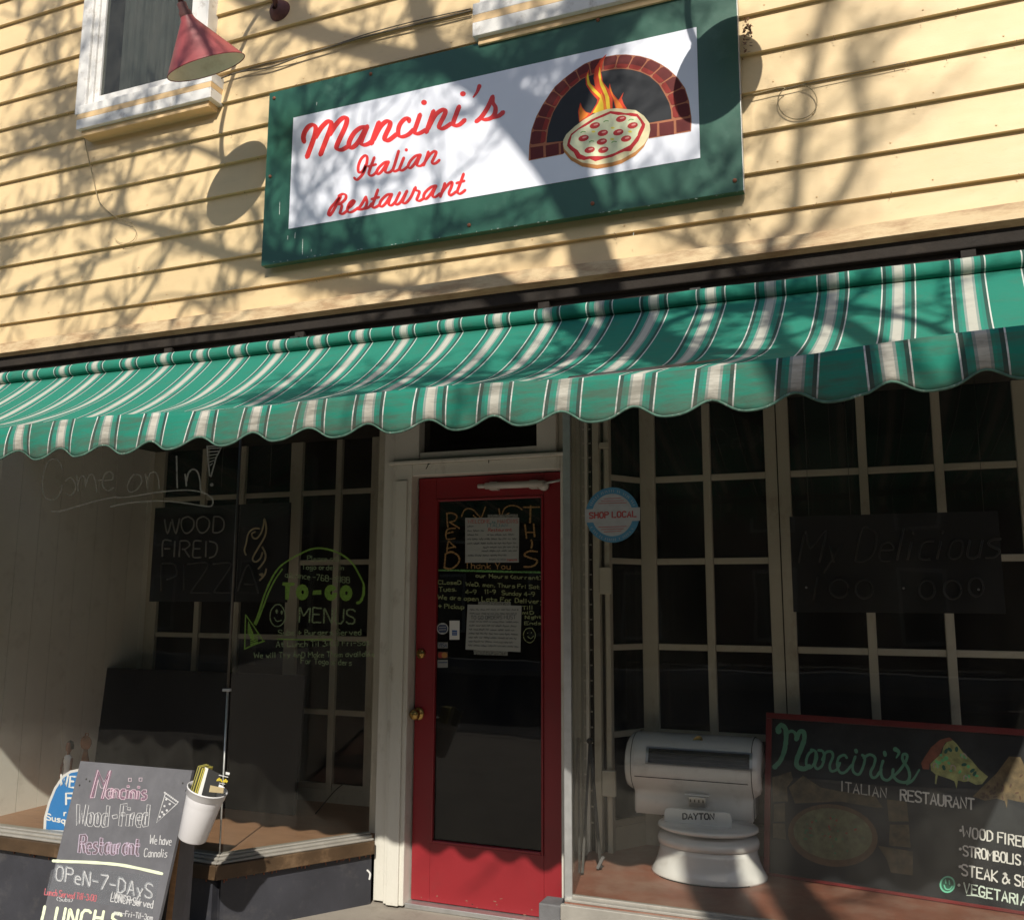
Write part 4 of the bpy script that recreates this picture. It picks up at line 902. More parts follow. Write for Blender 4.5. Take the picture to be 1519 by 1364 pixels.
# blue welcome sign
wp=at(124,1232,Y=3.55); WPp=PY(3.545)
wl=thing('welcome_sign','blue arched sign with white lettering behind the chalkboard in the left window','sign',(wp.x,3.55,wp.z))
arch=[(64,1232),(65,1212),(71,1190),(80,1168),(92,1150),(104,1142),(120,1139),(138,1141),(156,1148),(170,1162),(180,1182),(186,1208),(186,1238)]
def shrink(p,f,c=(124,1196)): return [(c[0]+(x-c[0])*f,c[1]+(y-c[1])*f) for x,y in p]
m=MB(); q=[at(x,y,Y=3.545) for x,y in arch]; m.prism([(v.x,3.5455,v.z) for v in q],(0,.006,0)); m.build('board',M['plastic'],wl)
ii=Ink(WPp,.0004); ii.poly(shrink(arch,.93)); ii.done('blue_face',M['blue'],wl)
ii=Ink(WPp,.0012); wt=P('white_print',(.8,.8,.8))
write(ii,'WELCOME',(89,1165),(163,1172),16,2.8,up=(.1,-1),smooth=False,wj=0,gap=2)
write(ii,'F',(98,1192),(108,1192),16,3,smooth=False,wj=0); write(ii,'Susqu',(69,1215),(103,1222),9,2,smooth=False,wj=0); write(ii,'r',(95,1209),(99,1209),8,2,smooth=False,wj=0)
ii.done('lettering',wt,wl)

# ================================================================== DOOR NOTICES AND MARKS
DP=PY(DY+.0118)
am=P('amber_marker',(.42,.24,.08),alpha=.9); yg=P('yellow_green_marker',(.36,.40,.18),alpha=.85); lg=P('leaf_green_marker',(.15,.36,.10),alpha=.95)
Z4=lambda p:TR(645,740,8.935,p); Z5=lambda p:TR(640,840,8.02,p)
i3=Ink(DP,.0006)
for st,w in (([(160,190),(165,300),(172,370)],2),([(155,190),(230,185),(290,220),(270,280),(195,305)],2),([(195,305),(260,345),(325,385)],2),
 ([(270,385),(165,405),(155,525),(265,520)],2),([(160,455),(240,435)],1.8),([(160,690),(170,600),(185,560),(230,600),(275,640)],2),([(160,655),(270,630)],1.8),
 ([(140,740),(135,820),(125,905)],2.2),([(140,725),(220,700),(310,750),(320,830),(260,900),(190,925),(125,905)],2.6),
 ([(355,230),(390,150),(450,125),(520,150),(570,210),(605,245)],1.8),([(510,215),(600,265),(670,105)],1.8),
 ([(1155,140),(1100,100),(1010,85),(930,120),(895,190),(890,235)],1.8),([(850,130),(880,235),(985,185)],1.8),
 ([(1175,108),(1280,108),(1385,105)],2),([(1270,90),(1262,310)],2.6),([(1195,340),(1215,515)],2.4),([(1310,330),(1322,495)],2.4),([(1210,440),(1320,440)],2),([(1280,545),(1290,590),(1280,645)],2.6),
 ([(1355,695),(1250,690),(1185,740),(1270,780),(1355,810),(1330,870),(1260,895),(1185,895)],2.6)): i3.line(Z4(st),w,jit=.2)
i3.done('lettering',am,door,label='amber handwriting READ THIS with two arrows')
i3=Ink(DP,.0006); write(i3,'Thank You',Z4([(400,915)])[0],Z4([(1000,925)])[0],8.5,1.3); i3.done('lettering',am,door,label='amber handwriting Thank You')
i3=Ink(DP,.0006); i3.line(Z4([(30,942),(300,945),(700,955),(1100,965),(1425,970)]),2.8,jit=.2); i3.done('painted_line',lg,door)
i3=Ink(DP,.0006)
write(i3,'our Hours (current)',Z5([(530,125)])[0],Z5([(1310,155)])[0],5.2,1.25)
write(i3,'CLoseD',Z5([(82,205)])[0],Z5([(350,212)])[0],5.4,1.2); write(i3,'WeD. mon, Thurs Fri Sat',Z5([(410,228)])[0],Z5([(1280,265)])[0],5.4,1.2)
write(i3,'Tues.',Z5([(90,295)])[0],Z5([(300,292)])[0],6.5,1.2); write(i3,'4-9',Z5([(405,325)])[0],Z5([(530,325)])[0],6,1.2); write(i3,'11-9',Z5([(635,318)])[0],Z5([(760,322)])[0],5.6,1.2); write(i3,'Sunday 4-9',Z5([(838,335)])[0],Z5([(1225,352)])[0],6,1.2)
write(i3,'We are open Late For Delivery',Z5([(75,385)])[0],Z5([(1330,440)])[0],6.2,1.3)
write(i3,'+ Pickup',Z5([(82,490)])[0],Z5([(385,500)])[0],6,1.3)
write(i3,'Till',Z5([(1085,510)])[0],Z5([(1205,505)])[0],5,1.1); write(i3,'miD',Z5([(1085,565)])[0],Z5([(1215,565)])[0],4.5,1.1); write(i3,'Night',Z5([(1115,620)])[0],Z5([(1305,615)])[0],4.5,1.1); write(i3,'Ends',Z5([(1110,690)])[0],Z5([(1300,690)])[0],4.5,1.1)
i3.line(Z5([(1200,730),(1130,740),(1095,800),(1110,870),(1170,905),(1220,870),(1235,800),(1200,735)]),1.1); i3.line(Z5([(1145,830),(1180,855),(1215,825)]),1.0); i3.dot(*Z5([(1145,790)])[0],.8); i3.dot(*Z5([(1190,785)])[0],.8)
i3.done('lettering',yg,door,label='yellow green handwriting of the opening hours')
def notice(poly,label,lines,tabs=()):
    q=[DP.hit(x,y,.0012) for x,y in poly]; t=thing('notice',label,'notice',q[-1],group='handwritten notices taped to the door pane')
    ii=Ink(DP,.0018); ii.poly(poly); ii.done('paper',M['paper'],t)
    if tabs:
        ii=Ink(DP,.0014)
        for tb in tabs: ii.poly(tb)
        ii.done('tape',P('clear_tape',(.3,.31,.28),alpha=.8),t)
    for name,mm,ls in lines:
        ii=Ink(DP,.0028)
        if name=='s':
            for p0,p1,h in ls: scribble(ii,p0,p1,h,.6)
        else:
          for (tx,p0,p1,h) in ls: write(ii,tx,p0,p1,h,.75,smooth=False,jit=.4)
        ii.done('handwriting',mm,t)
    return t
rk=P('red_pen',(.42,.06,.05)); bk=P('dark_pen',(.06,.07,.08)); bl=P('teal_pen',(.05,.20,.22))
notice(Z4([(403,248),(1118,245),(1112,838),(403,842)]),'upper handwritten notice with red heading on the door pane',[
 ('r',rk,[('WELCOME',Z4([(440,320)])[0],Z4([(730,318)])[0],5.4),('MANCINIS',Z4([(835,318)])[0],Z4([(1100,315)])[0],5.4),('Restaurant',Z4([(710,430)])[0],Z4([(1020,425)])[0],5),('Mancini',Z4([(960,820)])[0],Z4([(1090,815)])[0],3.4)]),
 ('b',bl,[('to',Z4([(760,318)])[0],Z4([(800,318)])[0],3.5),('ITALIAN',Z4([(700,370)])[0],Z4([(960,366)])[0],5)]),
 ('s',bk,[(Z4([(x0,y)])[0],Z4([(x1,y-5)])[0],2.6) for x0,x1,y in ((430,540,372),(430,650,430),(430,590,485),(690,1070,482),(430,1080,540),(430,1080,598),(640,1095,650),(620,1095,698),(440,950,757),(720,940,812))])],
 tabs=[Z4([(700,205),(1100,200),(1105,255),(700,258)])])
notice(Z5([(430,450),(1072,465),(1058,1015),(405,985)]),'lower handwritten notice in dark pen on the door pane',[
 ('k',bk,[('TO GO ORDERS MUST',Z5([(470,628)])[0],Z5([(1000,622)])[0],5.4)]),
 ('s',bk,[(Z5([(455-j*2,520+j*47)])[0],Z5([(1035-(j%3)*25,522+j*49)])[0],2.7) for j in range(10) if j!=2])],
 tabs=[Z5([(555,415),(945,420),(945,470),(555,460)]),Z5([(500,985),(910,1000),(905,1058),(505,1045)])])
def decal(name,poly,mat,label,extra=()):
    t=thing(name,label,'sticker',DP.hit(*poly[0],.001)); ii=Ink(DP,.0009); ii.poly(poly); ii.done('backing',mat,t)
    for nm,mm,fn,of in extra: ii=Ink(DP,of); fn(ii); ii.done(nm,mm,t)
navy=P('navy_print',(.03,.05,.12)); cw=P('cool_white_print',(.45,.46,.46)); cg=P('card_grey_print',(.24,.25,.24)); cb=P('card_blue_print',(.02,.08,.28))
c5=Z5([(132,737)])[0]
decal('sticker',[(c5[0]+8.6*math.cos(R(a)),c5[1]+8.6*math.sin(R(a))) for a in range(0,360,20)],cw,'round navy and white sticker low on the door pane',[('disc',navy,lambda i:i.dot(*c5,7.2,n=20),.0013),('bar',cw,lambda i:(i.line(Z5([(90,722),(170,718)]),.9,False),i.line(Z5([(90,752),(170,748)]),.9,False),i.poly(Z5([(100,690),(165,690),(155,678),(110,678)])),i.poly(Z5([(100,785),(165,785),(155,795),(110,795)]))),.0018)])
decal('sticker',Z5([(215,642),(335,642),(333,868),(215,868)]),M['paper2'],'upright white sticker with a blue square on the door pane',[('square',cb,lambda i:i.poly(Z5([(245,755),(305,757),(305,818),(245,818)])),.0013),('line',cw,lambda i:(i.line(Z5([(250,780),(300,780)]),.7,False),i.line(Z5([(252,798),(298,798)]),.7,False)),.0018)])
decal('sticker',Z5([(75,900),(195,900),(195,970),(75,970)]),cg,'grey card sticker reading VISA on the door pane',[('lettering',navy,lambda i:write(i,'VISA',Z5([(88,955)])[0],Z5([(182,955)])[0],5.4,1.1,smooth=False,wj=0),.0013)])
decal('sticker',Z5([(75,1012),(195,1012),(195,1090),(75,1090)]),P('card_brown_print',(.10,.05,.035)),'dark card sticker with red and orange circles on the door pane',[('red_circle',P('card_red_print',(.35,.04,.03)),lambda i:i.dot(*Z5([(112,1052)])[0],4.4),.0013),('orange_circle',P('card_orange_print',(.42,.20,.05)),lambda i:i.dot(*Z5([(155,1052)])[0],4.4),.0018)])
decal('sticker',Z5([(72,1108),(195,1108),(195,1200),(72,1200)]),cg,'pale grey card sticker lowest on the door pane',[('line',navy,lambda i:i.line(Z5([(85,1140),(185,1138)]),1.6,False),.0013)])

# ================================================================== THINGS IN THE RIGHT DISPLAY
# round sticker on the glass
cx0,cy0=908.5,763.5
t=thing('sticker','round blue and white SHOP LOCAL sticker on the right display window','sticker',at(908,803,Y=GY-.004))
skb=P('sticker_blue',(.07,.24,.40)); skw=P('sticker_white',(.40,.42,.44)); skr=P('sticker_red',(.42,.06,.06))
ii=Ink(GP,.0004); ii.dot(cx0,cy0,40,41,n=48); ii.done('ring',skb,t)
ii=Ink(GP,.0008); ii.dot(cx0,cy0,30.5,31.5,n=40); ii.poly([(867.5,755),(949.5,752),(949.5,772),(868,775)]); ii.done('face',skw,t)
ii=Ink(GP,.0013)
for k,(y,h) in enumerate(((739,13),(742.5,17),(746,21),(781,21),(784.5,17),(788,13))): ii.line([(cx0-h,y+.6),(cx0+h,y-.6)],.8,False)
ii.done('lines',skr,t)
ii=Ink(GP,.0017); write(ii,'SHOP LOCAL',(874.5,768.5),(943.5,766),8.2,1.9,smooth=False,wj=0,jit=0,gap=1.8); ii.done('lettering',skr,t)
ii=Ink(GP,.0017)
for rad,a0,a1 in ((35,205,335),(36,150,30)):       # ring lettering, too small to read
    for q in range(26):
        if random.random()<.2: continue
        a=R(a0+(a1-a0)*q/25); j=random.uniform(-1,1); ii.line([(cx0+(rad-1.8)*math.cos(a),cy0+(rad-1.8)*1.02*math.sin(a)),(cx0+(rad+1.8)*math.cos(a+.03*j),cy0+(rad+1.8)*1.02*math.sin(a+.03*j))],.8,False)
ii.done('ring_lettering',skw,t)
i6=Ink(PY(4.37),.0005)
# second neon: faint script on black panel hanging in front of the partition
ne2=thing('neon_sign','unlit script neon sign on a black panel hanging in the right display','neon sign',at(1330,912,Y=3.9))
NQ=3.9; a=at(1171,766,Y=NQ); b=at(1492,910,Y=NQ); m=MB(); m.box(a.x,b.x,NQ,NQ+.012,b.z,a.z); m.build('panel',M['darkboard'],ne2,bevel=.002)
neb=P('dim_neon_tube',(.015,.015,.0145),rough=.35)
def script(txt,p0,p1,h,w,Y,mat,parent,r):
    m=MB()
    for st in layout(txt,p0,p1,h,slant=.18,jit=0):
        q=catmull(st,3) if len(st)>2 else st; m.tube([at(x,y,Y=Y) for x,y in q],r,5)
    return m.build('neon_tube',mat,parent)
script('My Delicious',(1185,835),(1480,826),48,2,NQ-.008,neb,ne2,.004)
m=MB()
for cxx,cyy,rx in ((1245,872,14),(1282,873,13),(1375,874,12),(1413,874,13),(1448,870,11)):
    m.tube([at(cxx+rx*math.cos(R(i*24)),cyy+14*math.sin(R(i*24)),Y=NQ-.008) for i in range(16)],.004,5)
m.tube([at(1207,890,Y=NQ-.008),at(1213,855,Y=NQ-.008)],.004,5); m.build('neon_tube',neb,ne2)
for px,py in ((1196,871),(1340.5,872),(1451.5,874)):
    q=at(px,py,Y=NQ-.006); MB().lathe([(.001,-.005),(.0045,-.003),(.0045,.003)],q,(0,1,0),10).build('clip',M['nickel'],ne2)
for px in (1200,1262,1460): q=at(px,766,Y=NQ+.006); MB().tube([q,(q.x,q.y,.955)],.0012,4).build('hanging_wire',M['iron'],ne2)
ii=Ink(GP,.0005)
for st in ([(1052,640),(1068,636),(1080,648),(1072,664),(1058,668)],[(1098,650),(1088,652),(1086,662),(1094,666),(1101,656),(1103,664)],[(1112,668),(1120,646),(1124,650),(1118,664),(1134,644)]): ii.line(st,1.1)
ii.done('lettering',P('ghost_paint',(.30,.30,.28),alpha=.22),dwr,label='faint scrubbed remains of painted letters')
# leaning iron bar; a second one models its mirror image in the return pane
ez=thing('leaning_rod','dark metal bar leaning in the right display, doubled by its modelled mirror image','rod',at(890,1288,Z=RFZ))
tp=at(875,1098,Y=3.98)
f1=at(891,1287,Z=RFZ+.01); f2=at(866,1300,Z=RFZ+.01)
MB().bar(tp,f1,.014,.010).build('leg',M['iron'],ez,bevel=.002); MB().bar(tp,Vector((-1.19,3.80,RFZ+.01)),.010,.008).build('leg',M['iron'],ez)
MB().tube([tp+Vector((0,-.012,0)),tp+Vector((0,.012,0))],.012,10).build('rod_top',M['iron'],ez)
m=MB(); m.bar(f1+Vector((-.012,0,.0)),f1+Vector((.012,0,.045)),.022,.012); m.build('foot',M['block'],ez)
# ---- antique counter scale
SC=Vector((-.712,4.03,RFZ)); sc=thing('counter_scale','antique white enamel counter scale marked DAYTON on the display floor','scale',SC)
W2=.212
m=MB(); m.lathe([(W2*1.12,.0),(W2*1.125,.010),(W2*1.07,.028),(W2*1.0,.060),(W2*.955,.095),(W2*.945,.116)],SC,(0,0,1),64,sy=.78,cap=True); m.build('base',M['enamel'],sc)
m=MB(); m.lathe([(W2*.93,.1165),(W2*.93,.119),(W2*.985,.121),(W2*.99,.140),(W2*.965,.152),(W2*.5,.157),(.001,.158)],SC,(0,0,1),64,sy=.78); m.build('base_cap',M['enamel'],sc)
m=MB(); m.lathe([(W2*1.10,-.004),(W2*1.10,.004)],SC+Vector((0,-.004,.0)),(0,0,1),64,sy=.79,cap=True); m.build('foot_ring',M['scaledark'],sc)
m=MB(); m.lathe([(.03,.156),(.03,.186)],SC+Vector((0,.02,0)),(0,0,1),20,cap=True); m.build('spindle',M['nickel'],sc)
m=MB(); m.lathe([(.001,.181),(W2*.94,.178),(W2*.985,.184),(W2*.985,.190),(W2*.96,.197),(W2*.5,.195),(.001,.194)],SC,(0,0,1),64,sy=.76); m.build('platter',M['enamel'],sc)
# back plate with DAYTON
a=at(985,1197,Y=4.02); b=at(1086,1236,Y=4.02)
m=MB(); r_=.018; pl_=[(a.x,b.z-.01),(b.x,b.z-.01),(b.x,a.z-r_),(b.x-.006,a.z-.005),(b.x-r_,a.z),(a.x+r_,a.z),(a.x+.006,a.z-.005),(a.x,a.z-r_)]
m.prism([(x,4.02,z) for x,z in pl_],(0,.012,0)); m.build('back_plate',M['enamel'],sc,bevel=.003)
ii=Ink(PY(4.02),.0006); write(ii,'DAYTON',(1013,1214),(1059,1214.5),8.2,2.3,smooth=False,wj=0,jit=0,gap=1.5); ii.done('lettering',P('dayton_black',(.03,.035,.045)),sc)
# drum housing: profile in Y-Z swept in X
YB=4.235
z0=at(1030,1213,Y=4.13).z; z1=at(1030,1088,Y=YB).z
xl=at(946,1150,Y=4.16).x; xrr=at(1114,1150,Y=4.16).x
hh=z1-z0
prof=[(4.30,0),(4.140,0),(4.140,.22),(4.145,.27),(4.125,.33),(4.095,.42),(4.078,.54),(4.078,.68),(4.095,.82),(4.13,.93),(4.18,.985),(4.235,1.0),(4.29,.98),(4.33,.90),(4.345,.7),(4.345,.1)]
P2=[(y,z0+hh*f) for y,f in prof]
m=MB(); nx=10; rows=[]
for i in range(nx+1):
    x=xl+(xrr-xl)*i/nx; rows.append([(x,y,z) for y,z in P2+[P2[0]]])
m.grid(rows); hs=m.build('drum_housing',M['enamel'],sc)
for s,xe in ((-1,xl),(1,xrr)):      # end caps: rounded disc and skirt, with dark seam
    m=MB(); cy=sum(p[0] for p in P2)/len(P2); cz_=z0+hh*.52
    lay=[(0,1.012),(.010,1.012),(.013,.985),(.030,.96),(.042,.86),(.047,.6)]
    rr=[[(xe+s*dx*(1.0 if z>z0+hh*.28 else .3),cy+(y-cy)*f,cz_+(z-cz_)*f) for y,z in P2+[P2[0]]] for dx,f in lay]
    m.grid(rr); m.add([p for p in rr[-1][:-1]],[list(range(len(P2)))]); m.build('end_cap',M['enamel'],sc)
    m=MB(); m.tube([(xe+s*.0115,y+(y-cy)*.004,z) for y,z in P2],.002,4); m.build('seam',M['scaledark'],sc)
# reading window, label, seam line
a=at(962,1110,Y=4.09); b=at(1112,1128,Y=4.09)
q=[(a.x-.002,.72),(b.x,.72),(b.x,.845),(a.x,.845)]
def onp(f):
    for (y0,f0),(y1,f1) in zip(prof[2:11],prof[3:12]):
        if f0<=f<=f1: return y0+(y1-y0)*(f-f0)/(f1-f0)
    return 4.1
def patch(x0,x1,f0,f1,off,n=5):
    m=MB(); m.grid([[(x0+(x1-x0)*i/4,onp(f0+(f1-f0)*j/n)-off,z0+hh*(f0+(f1-f0)*j/n)+off*.6*((f0+f1)/2-.4)) for i in range(5)] for j in range(n+1)]); return m
patch(a.x-.012,b.x+.012,.655,.86,.003).build('window_rim',M['nickel'],sc)
wnd=patch(a.x,b.x,.675,.845,.0045).build('reading_window',M['scaledark'],sc)
m=MB()
for k in range(1,4):
    f=.675+.17*k/4; y=onp(f); m.bar((a.x+.01,y-.006,z0+hh*f+.001),(b.x-.01,y-.006,z0+hh*f+.001),.0015,.0012)
m.build('chart_line',P('dim_chart_print',(.09,.09,.085)),wnd)
patch(xl+.004,xrr-.004,.482,.494,.0015,2).build('seam',M['scaledark'],sc)
c_=at(1036,1095,Y=4.17); m=MB(); m.lathe([(.0,-.004),(.018,-.003),(.02,0)],(c_.x,onp(.955)-.004,z0+hh*.955),(0,-1,.9),20,sx=1.25); m.build('maker_plaque',M['brass'],sc)
# nickel weight window
a=at(1021,1180,Y=4.10); b=at(1047,1198,Y=4.10); BX(a.x,b.x,4.100,4.124,b.z,a.z).build('weight_plate',M['nickel'],sc,bevel=.003)
m=MB()
for k in range(4): m.box(a.x+.006+k*.018,a.x+.012+k*.018,4.098,4.0995,b.z+.02,a.z-.012)
m.build('weight_numerals',M['scaledark'],sc)
a=at(1016,1176,Y=4.11); b=at(1052,1181,Y=4.11); BX(a.x,b.x,4.095,4.124,b.z,a.z).build('hood',M['enamel'],sc,bevel=.004)
# ---- big painted menu board
bl_=at(1150,1299,Z=RFZ); br_=at(1519,1356,Z=RFZ); tl_=at(1140,1060,Y=bl_.y+.14)
MP=plane3(bl_,br_,tl_); mt=MP.n
md=thing('menu_board','wide black painted menu board with red frame leaning in the right display','menu board',bl_.lerp(br_,.5))
ux_=(br_-bl_).normalized(); up_=(tl_-bl_); up_=(up_-ux_*up_.dot(ux_)); H_=up_.length; up_.normalize(); LW=1.40
c0=bl_-ux_*.035; 
def brd(u,v,off): return c0+ux_*u+up_*v+mt*off
m=MB(); m.prism([brd(0,0,-.018),brd(LW,0,-.018),brd(LW,H_,-.018),brd(0,H_,-.018)],mt*.018); m.build('panel',M['menuslate'],md)
for u0,u1,v0,v1 in ((-.012,LW+.012,-.012+.012,.012),(-.012,LW+.012,H_-.014,H_+.01),(-.012,.012,.0125,H_-.0145),(LW-.012,LW+.012,.0125,H_-.0145)):
    m=MB(); m.prism([brd(u0,v0,.0005),brd(u1,v0,.0005),brd(u1,v1,.0005),brd(u0,v1,.0005)],mt*.012); m.build('frame_rail',M['redframe'],md,bevel=.002)
Z6=lambda p:TR(1140,1060,6.33,p); Z7=lambda p:TR(1350,1080,8.988,p); Z8=lambda p:TR(1370,1200,8.315,p)
mg=P('painted_sea_green',(.10,.27,.18)); mw=P('painted_white',(.72,.72,.70),alpha=.95,lo=.2,hi=.4); mgr=P('painted_grey_white',(.42,.42,.40))
mn=P('painted_mint',(.16,.62,.42))
i7=Ink(MP,.0012)
for st,w in (([(85,130),(120,95),(160,130),(165,220),(150,330),(110,430),(60,480)],6),([(165,180),(210,150),(250,170),(262,225)],4),([(262,225),(290,160),(330,160),(335,230),(300,330),(265,420),(270,480),(330,505),(380,480)],6),
 ([(420,330),(380,360),(355,420),(360,480),(390,495),(430,450),(445,350)],3.4),([(400,325),(440,340),(455,400),(435,470),(460,505),(500,480)],3.4),([(470,330),(510,340),(525,400),(505,470)],3.4),([(505,420),(540,350),(590,345),(605,390),(575,470),(590,525),(640,510),(670,450)],3.4),
 ([(735,400),(710,375),(660,400),(645,470),(670,535),(720,535),(780,470)],3.4),([(820,330),(825,345)],4.5),([(815,390),(790,470),(800,535),(850,555),(890,480),(905,400),(880,375)],3.4),([(895,400),(950,370),(1000,400),(990,470),(960,530),(970,580),(1010,580),(1060,510)],3.6),
 ([(1090,350),(1095,375)],4.5),([(1075,430),(1055,510),(1070,590),(1120,610),(1160,570),(1170,510)],3.6),([(1165,580),(1230,520),(1290,430),(1300,375),(1265,370),(1260,420),(1310,500),(1325,580),(1290,630),(1220,620),(1175,580)],3.8),([(1310,630),(1360,600),(1415,515)],2.6),([(1300,650),(1350,620),(1390,560)],2.4)): i7.line(Z6(st),w*1.15,jit=.1)
i7.line(Z6([(1190,320),(1225,350),(1200,400)]),7,taper=(1,.3))
i7.dot(*Z6([(95,150)])[0],4.5); i7.dot(*Z6([(60,485)])[0],4)
i7.done('lettering',mg,md,label='sea green script word Mancini\'s')
i7=Ink(MP,.0012); write(i7,'ITALIAN',Z6([(690,712)])[0],Z6([(1105,775)])[0],14,2.0,wj=.1,smooth=False); i7.done('lettering',mgr,md)
i7=Ink(MP,.0012); write(i7,'RESTAURANT',Z6([(1240,795)])[0],Z7([(850,1080)])[0],15.5,2.7,wj=.1,smooth=False,gap=1.4); 
for y0,tx,x1,yy in ((1244,'WOOD FIRED PIZZAS',1580,1265),(1270,'STROMBOLIS & CALZONES',1610,1300),(1296,'STEAK & SEAFOOD',1578,1328),(1321,'VEGETARIAN OPTIONS',1590,1355)):
    pass
i7.dot(1425,1231,2.2); write(i7,'WOOD FIRED PIZZAS',(1428,1240),(1590,1267),15,2.4,smooth=False)
i7.dot(1424.5,1258.5,2.2); write(i7,'STROMBOLIS & CALZONES',(1429,1268),(1605,1298),14.5,2.4,smooth=False,gap=1.3)
i7.dot(1424,1284.5,2.2); write(i7,'STEAK & SEAFOOD',(1427,1297),(1580,1327),15.5,2.5,smooth=False)
i7.done('lettering',mw,md,label='white painted menu lines')
i7=Ink(MP,.0012); i7.dot(1422.5,1312,2.2); write(i7,'VEGETARIAN OPTIONS',(1430,1323),(1612,1362),14.5,2.5,smooth=False); i7.line([(1434,1327),(1448,1328),(1464,1332)],1.2)
i7.done('lettering',P('mint_white',(.62,.74,.66)),md)
i7=Ink(MP,.0012); i7.dot(1405.5,1311,11.6,12.6,.2,n=28); i7.done('smiley_face',mn,md)
i7=Ink(MP,.0016); i7.dot(1405.5,1311,9.2,10.2,.2,n=28); i7.done('smiley_face',P('deep_green_paint',(.01,.10,.06)),md)
i7=Ink(MP,.0020); i7.line([(1400.5,1312),(1403,1317.5),(1409,1318),(1412.5,1313.5)],1.8); i7.line([(1402.5,1304),(1403,1309)],2,False); i7.line([(1408,1305.5),(1408.5,1310.5)],2,False); i7.done('smiley_face',mn,md)
# painted slice
i7=Ink(MP,.0010); i7.poly(Z7([(145,460),(200,370),(280,250),(400,150),(520,115),(570,150),(470,185),(430,260),(400,340),(300,430),(260,470),(255,545),(170,540)])); i7.done('slice_crust',P('painted_crust',(.22,.07,.04),var=.3),md)
i7=Ink(MP,.0012); i7.poly(Z7([(270,470),(330,410),(420,330),(450,230),(490,180),(570,155),(620,200),(700,310),(820,420),(920,540),(1040,640),(960,740),(880,750),(780,700),(720,710),(640,690),(620,800),(590,700),(520,670),(370,620),(350,740),(330,735),(340,610),(280,560)])); i7.done('slice_cheese',P('painted_cheese',(.34,.36,.14),var=.45),md)
i7=Ink(MP,.0015)
for k in range(16):
    t=random.random(); x=random.uniform(330,960); 
    y=random.uniform(max(200,(x-560)*.95+200),650-.0*x) if x>560 else random.uniform(330,600)
    q=Z7([(x,y)])[0]; i7.dot(q[0],q[1],random.uniform(2,4.5),random.uniform(1.5,3),random.uniform(0,3),n=7)
i7.done('slice_topping',P('painted_bright_green',(.15,.55,.22),var=.3),md,kind='stuff')
i7=Ink(MP,.0018)
for x,y in ((530,280),(620,275),(450,520),(720,480),(830,560),(860,600),(480,300)): q=Z7([(x,y)])[0]; i7.dot(q[0],q[1],4.4,2.6,random.uniform(0,3),n=7)
i7.done('slice_topping',P('painted_dark_green',(.01,.10,.07)),md,kind='stuff')
i7=Ink(MP,.0021)
for x,y in ((575,525),(745,665),(340,500),(720,370)): q=Z7([(x,y)])[0]; i7.line([(q[0]-3,q[1]+2),(q[0]-3,q[1]-3),(q[0],q[1]-4),(q[0]+3,q[1]-1),(q[0]+3,q[1]+3)],1.6)
i7.done('slice_topping',P('painted_mushroom',(.45,.36,.33)),md,kind='stuff')
# second dim slice and stone oven with pizza
i7=Ink(MP,.0010); i7.poly(Z7([(835,905),(1000,740),(1150,600),(1320,370),(1470,380),(1519,480),(1700,700),(1800,930),(1600,1000),(1480,980),(1300,940),(1290,1060),(1260,960),(1150,930),(1000,960)])); i7.done('slice_painting',P('painted_ochre',(.12,.085,.04),var=.5),md)
i7=Ink(MP,.0013)
for k in range(22): q=Z7([(random.uniform(950,1500),0)])[0]; i7.dot(q[0],1190-random.uniform(0,1)*(q[0]-1440)*.5-random.uniform(0,12),3.5,1.6,random.uniform(0,3),n=6)
i7.done('slice_painting',P('painted_umber',(.07,.035,.02),var=.4),md,kind='stuff')
ZB=lambda p:TR(1120,960,3.376,p)
i7=Ink(MP,.0009); stone=P('painted_stone',(.085,.065,.035),var=.5)
for q in ([(85,650),(180,620),(190,660),(160,700),(165,770),(90,770)],[(95,785),(150,775),(150,870),(95,870)],[(90,880),(150,880),(155,960),(90,950)],[(660,760),(760,770),(770,870),(670,870)],[(675,885),(770,885),(780,1000),(670,990)],[(615,990),(790,1020),(790,1140),(680,1125),(660,1060)],[(240,640),(330,700),(430,720),(600,740),(640,800),(600,800),(430,770),(200,780),(170,700)]): i7.poly(ZB(q))
i7.done('oven_painting',stone,md)
i7=Ink(MP,.0012); c=ZB([(390,940)])[0]; i7.dot(c[0],c[1],67,46,.14,n=32); i7.done('pizza_painting',P('painted_rim',(.10,.06,.03),var=.3),md)
i7=Ink(MP,.0015); i7.dot(c[0],c[1]-2,59,38,.14,n=32); i7.done('pizza_painting',P('painted_pizza',(.13,.135,.07),var=.4),md)
i7=Ink(MP,.0018); i8=Ink(MP,.0020)
for k in range(34):
    a=random.uniform(0,6.28); r=random.random()**.5; x,y=c[0]+50*r*math.cos(a),c[1]-2+30*r*math.sin(a)
    (i7 if k%3 else i8).dot(x,y,random.uniform(1.2,3),random.uniform(.8,2),a,n=6)
i7.done('pizza_painting',P('painted_dull_green',(.06,.17,.08)),md,kind='stuff'); i8.done('pizza_painting',P('painted_dull_red',(.24,.04,.025)),md,kind='stuff')

# ================================================================== STREET THINGS IN FRONT
# A-frame chalkboard
AP=plane3(Vector((-3.2,3.14,-.70)),Vector((-2.6,3.14,-.70)),Vector((-3.2,2.97,-1.55)))
ch=thing('chalkboard_sign','grey folding chalkboard with chalk lettering standing left of the doorway','chalkboard',AP.hit(100,1600))
poly=[(119,1128),(285,1142),(182,1600),(8,1585)]
m=MB(); m.prism([AP.hit(x,y,0) for x,y in poly],-AP.n*.018); m.build('front_board',M['slate'],ch,bevel=.002)
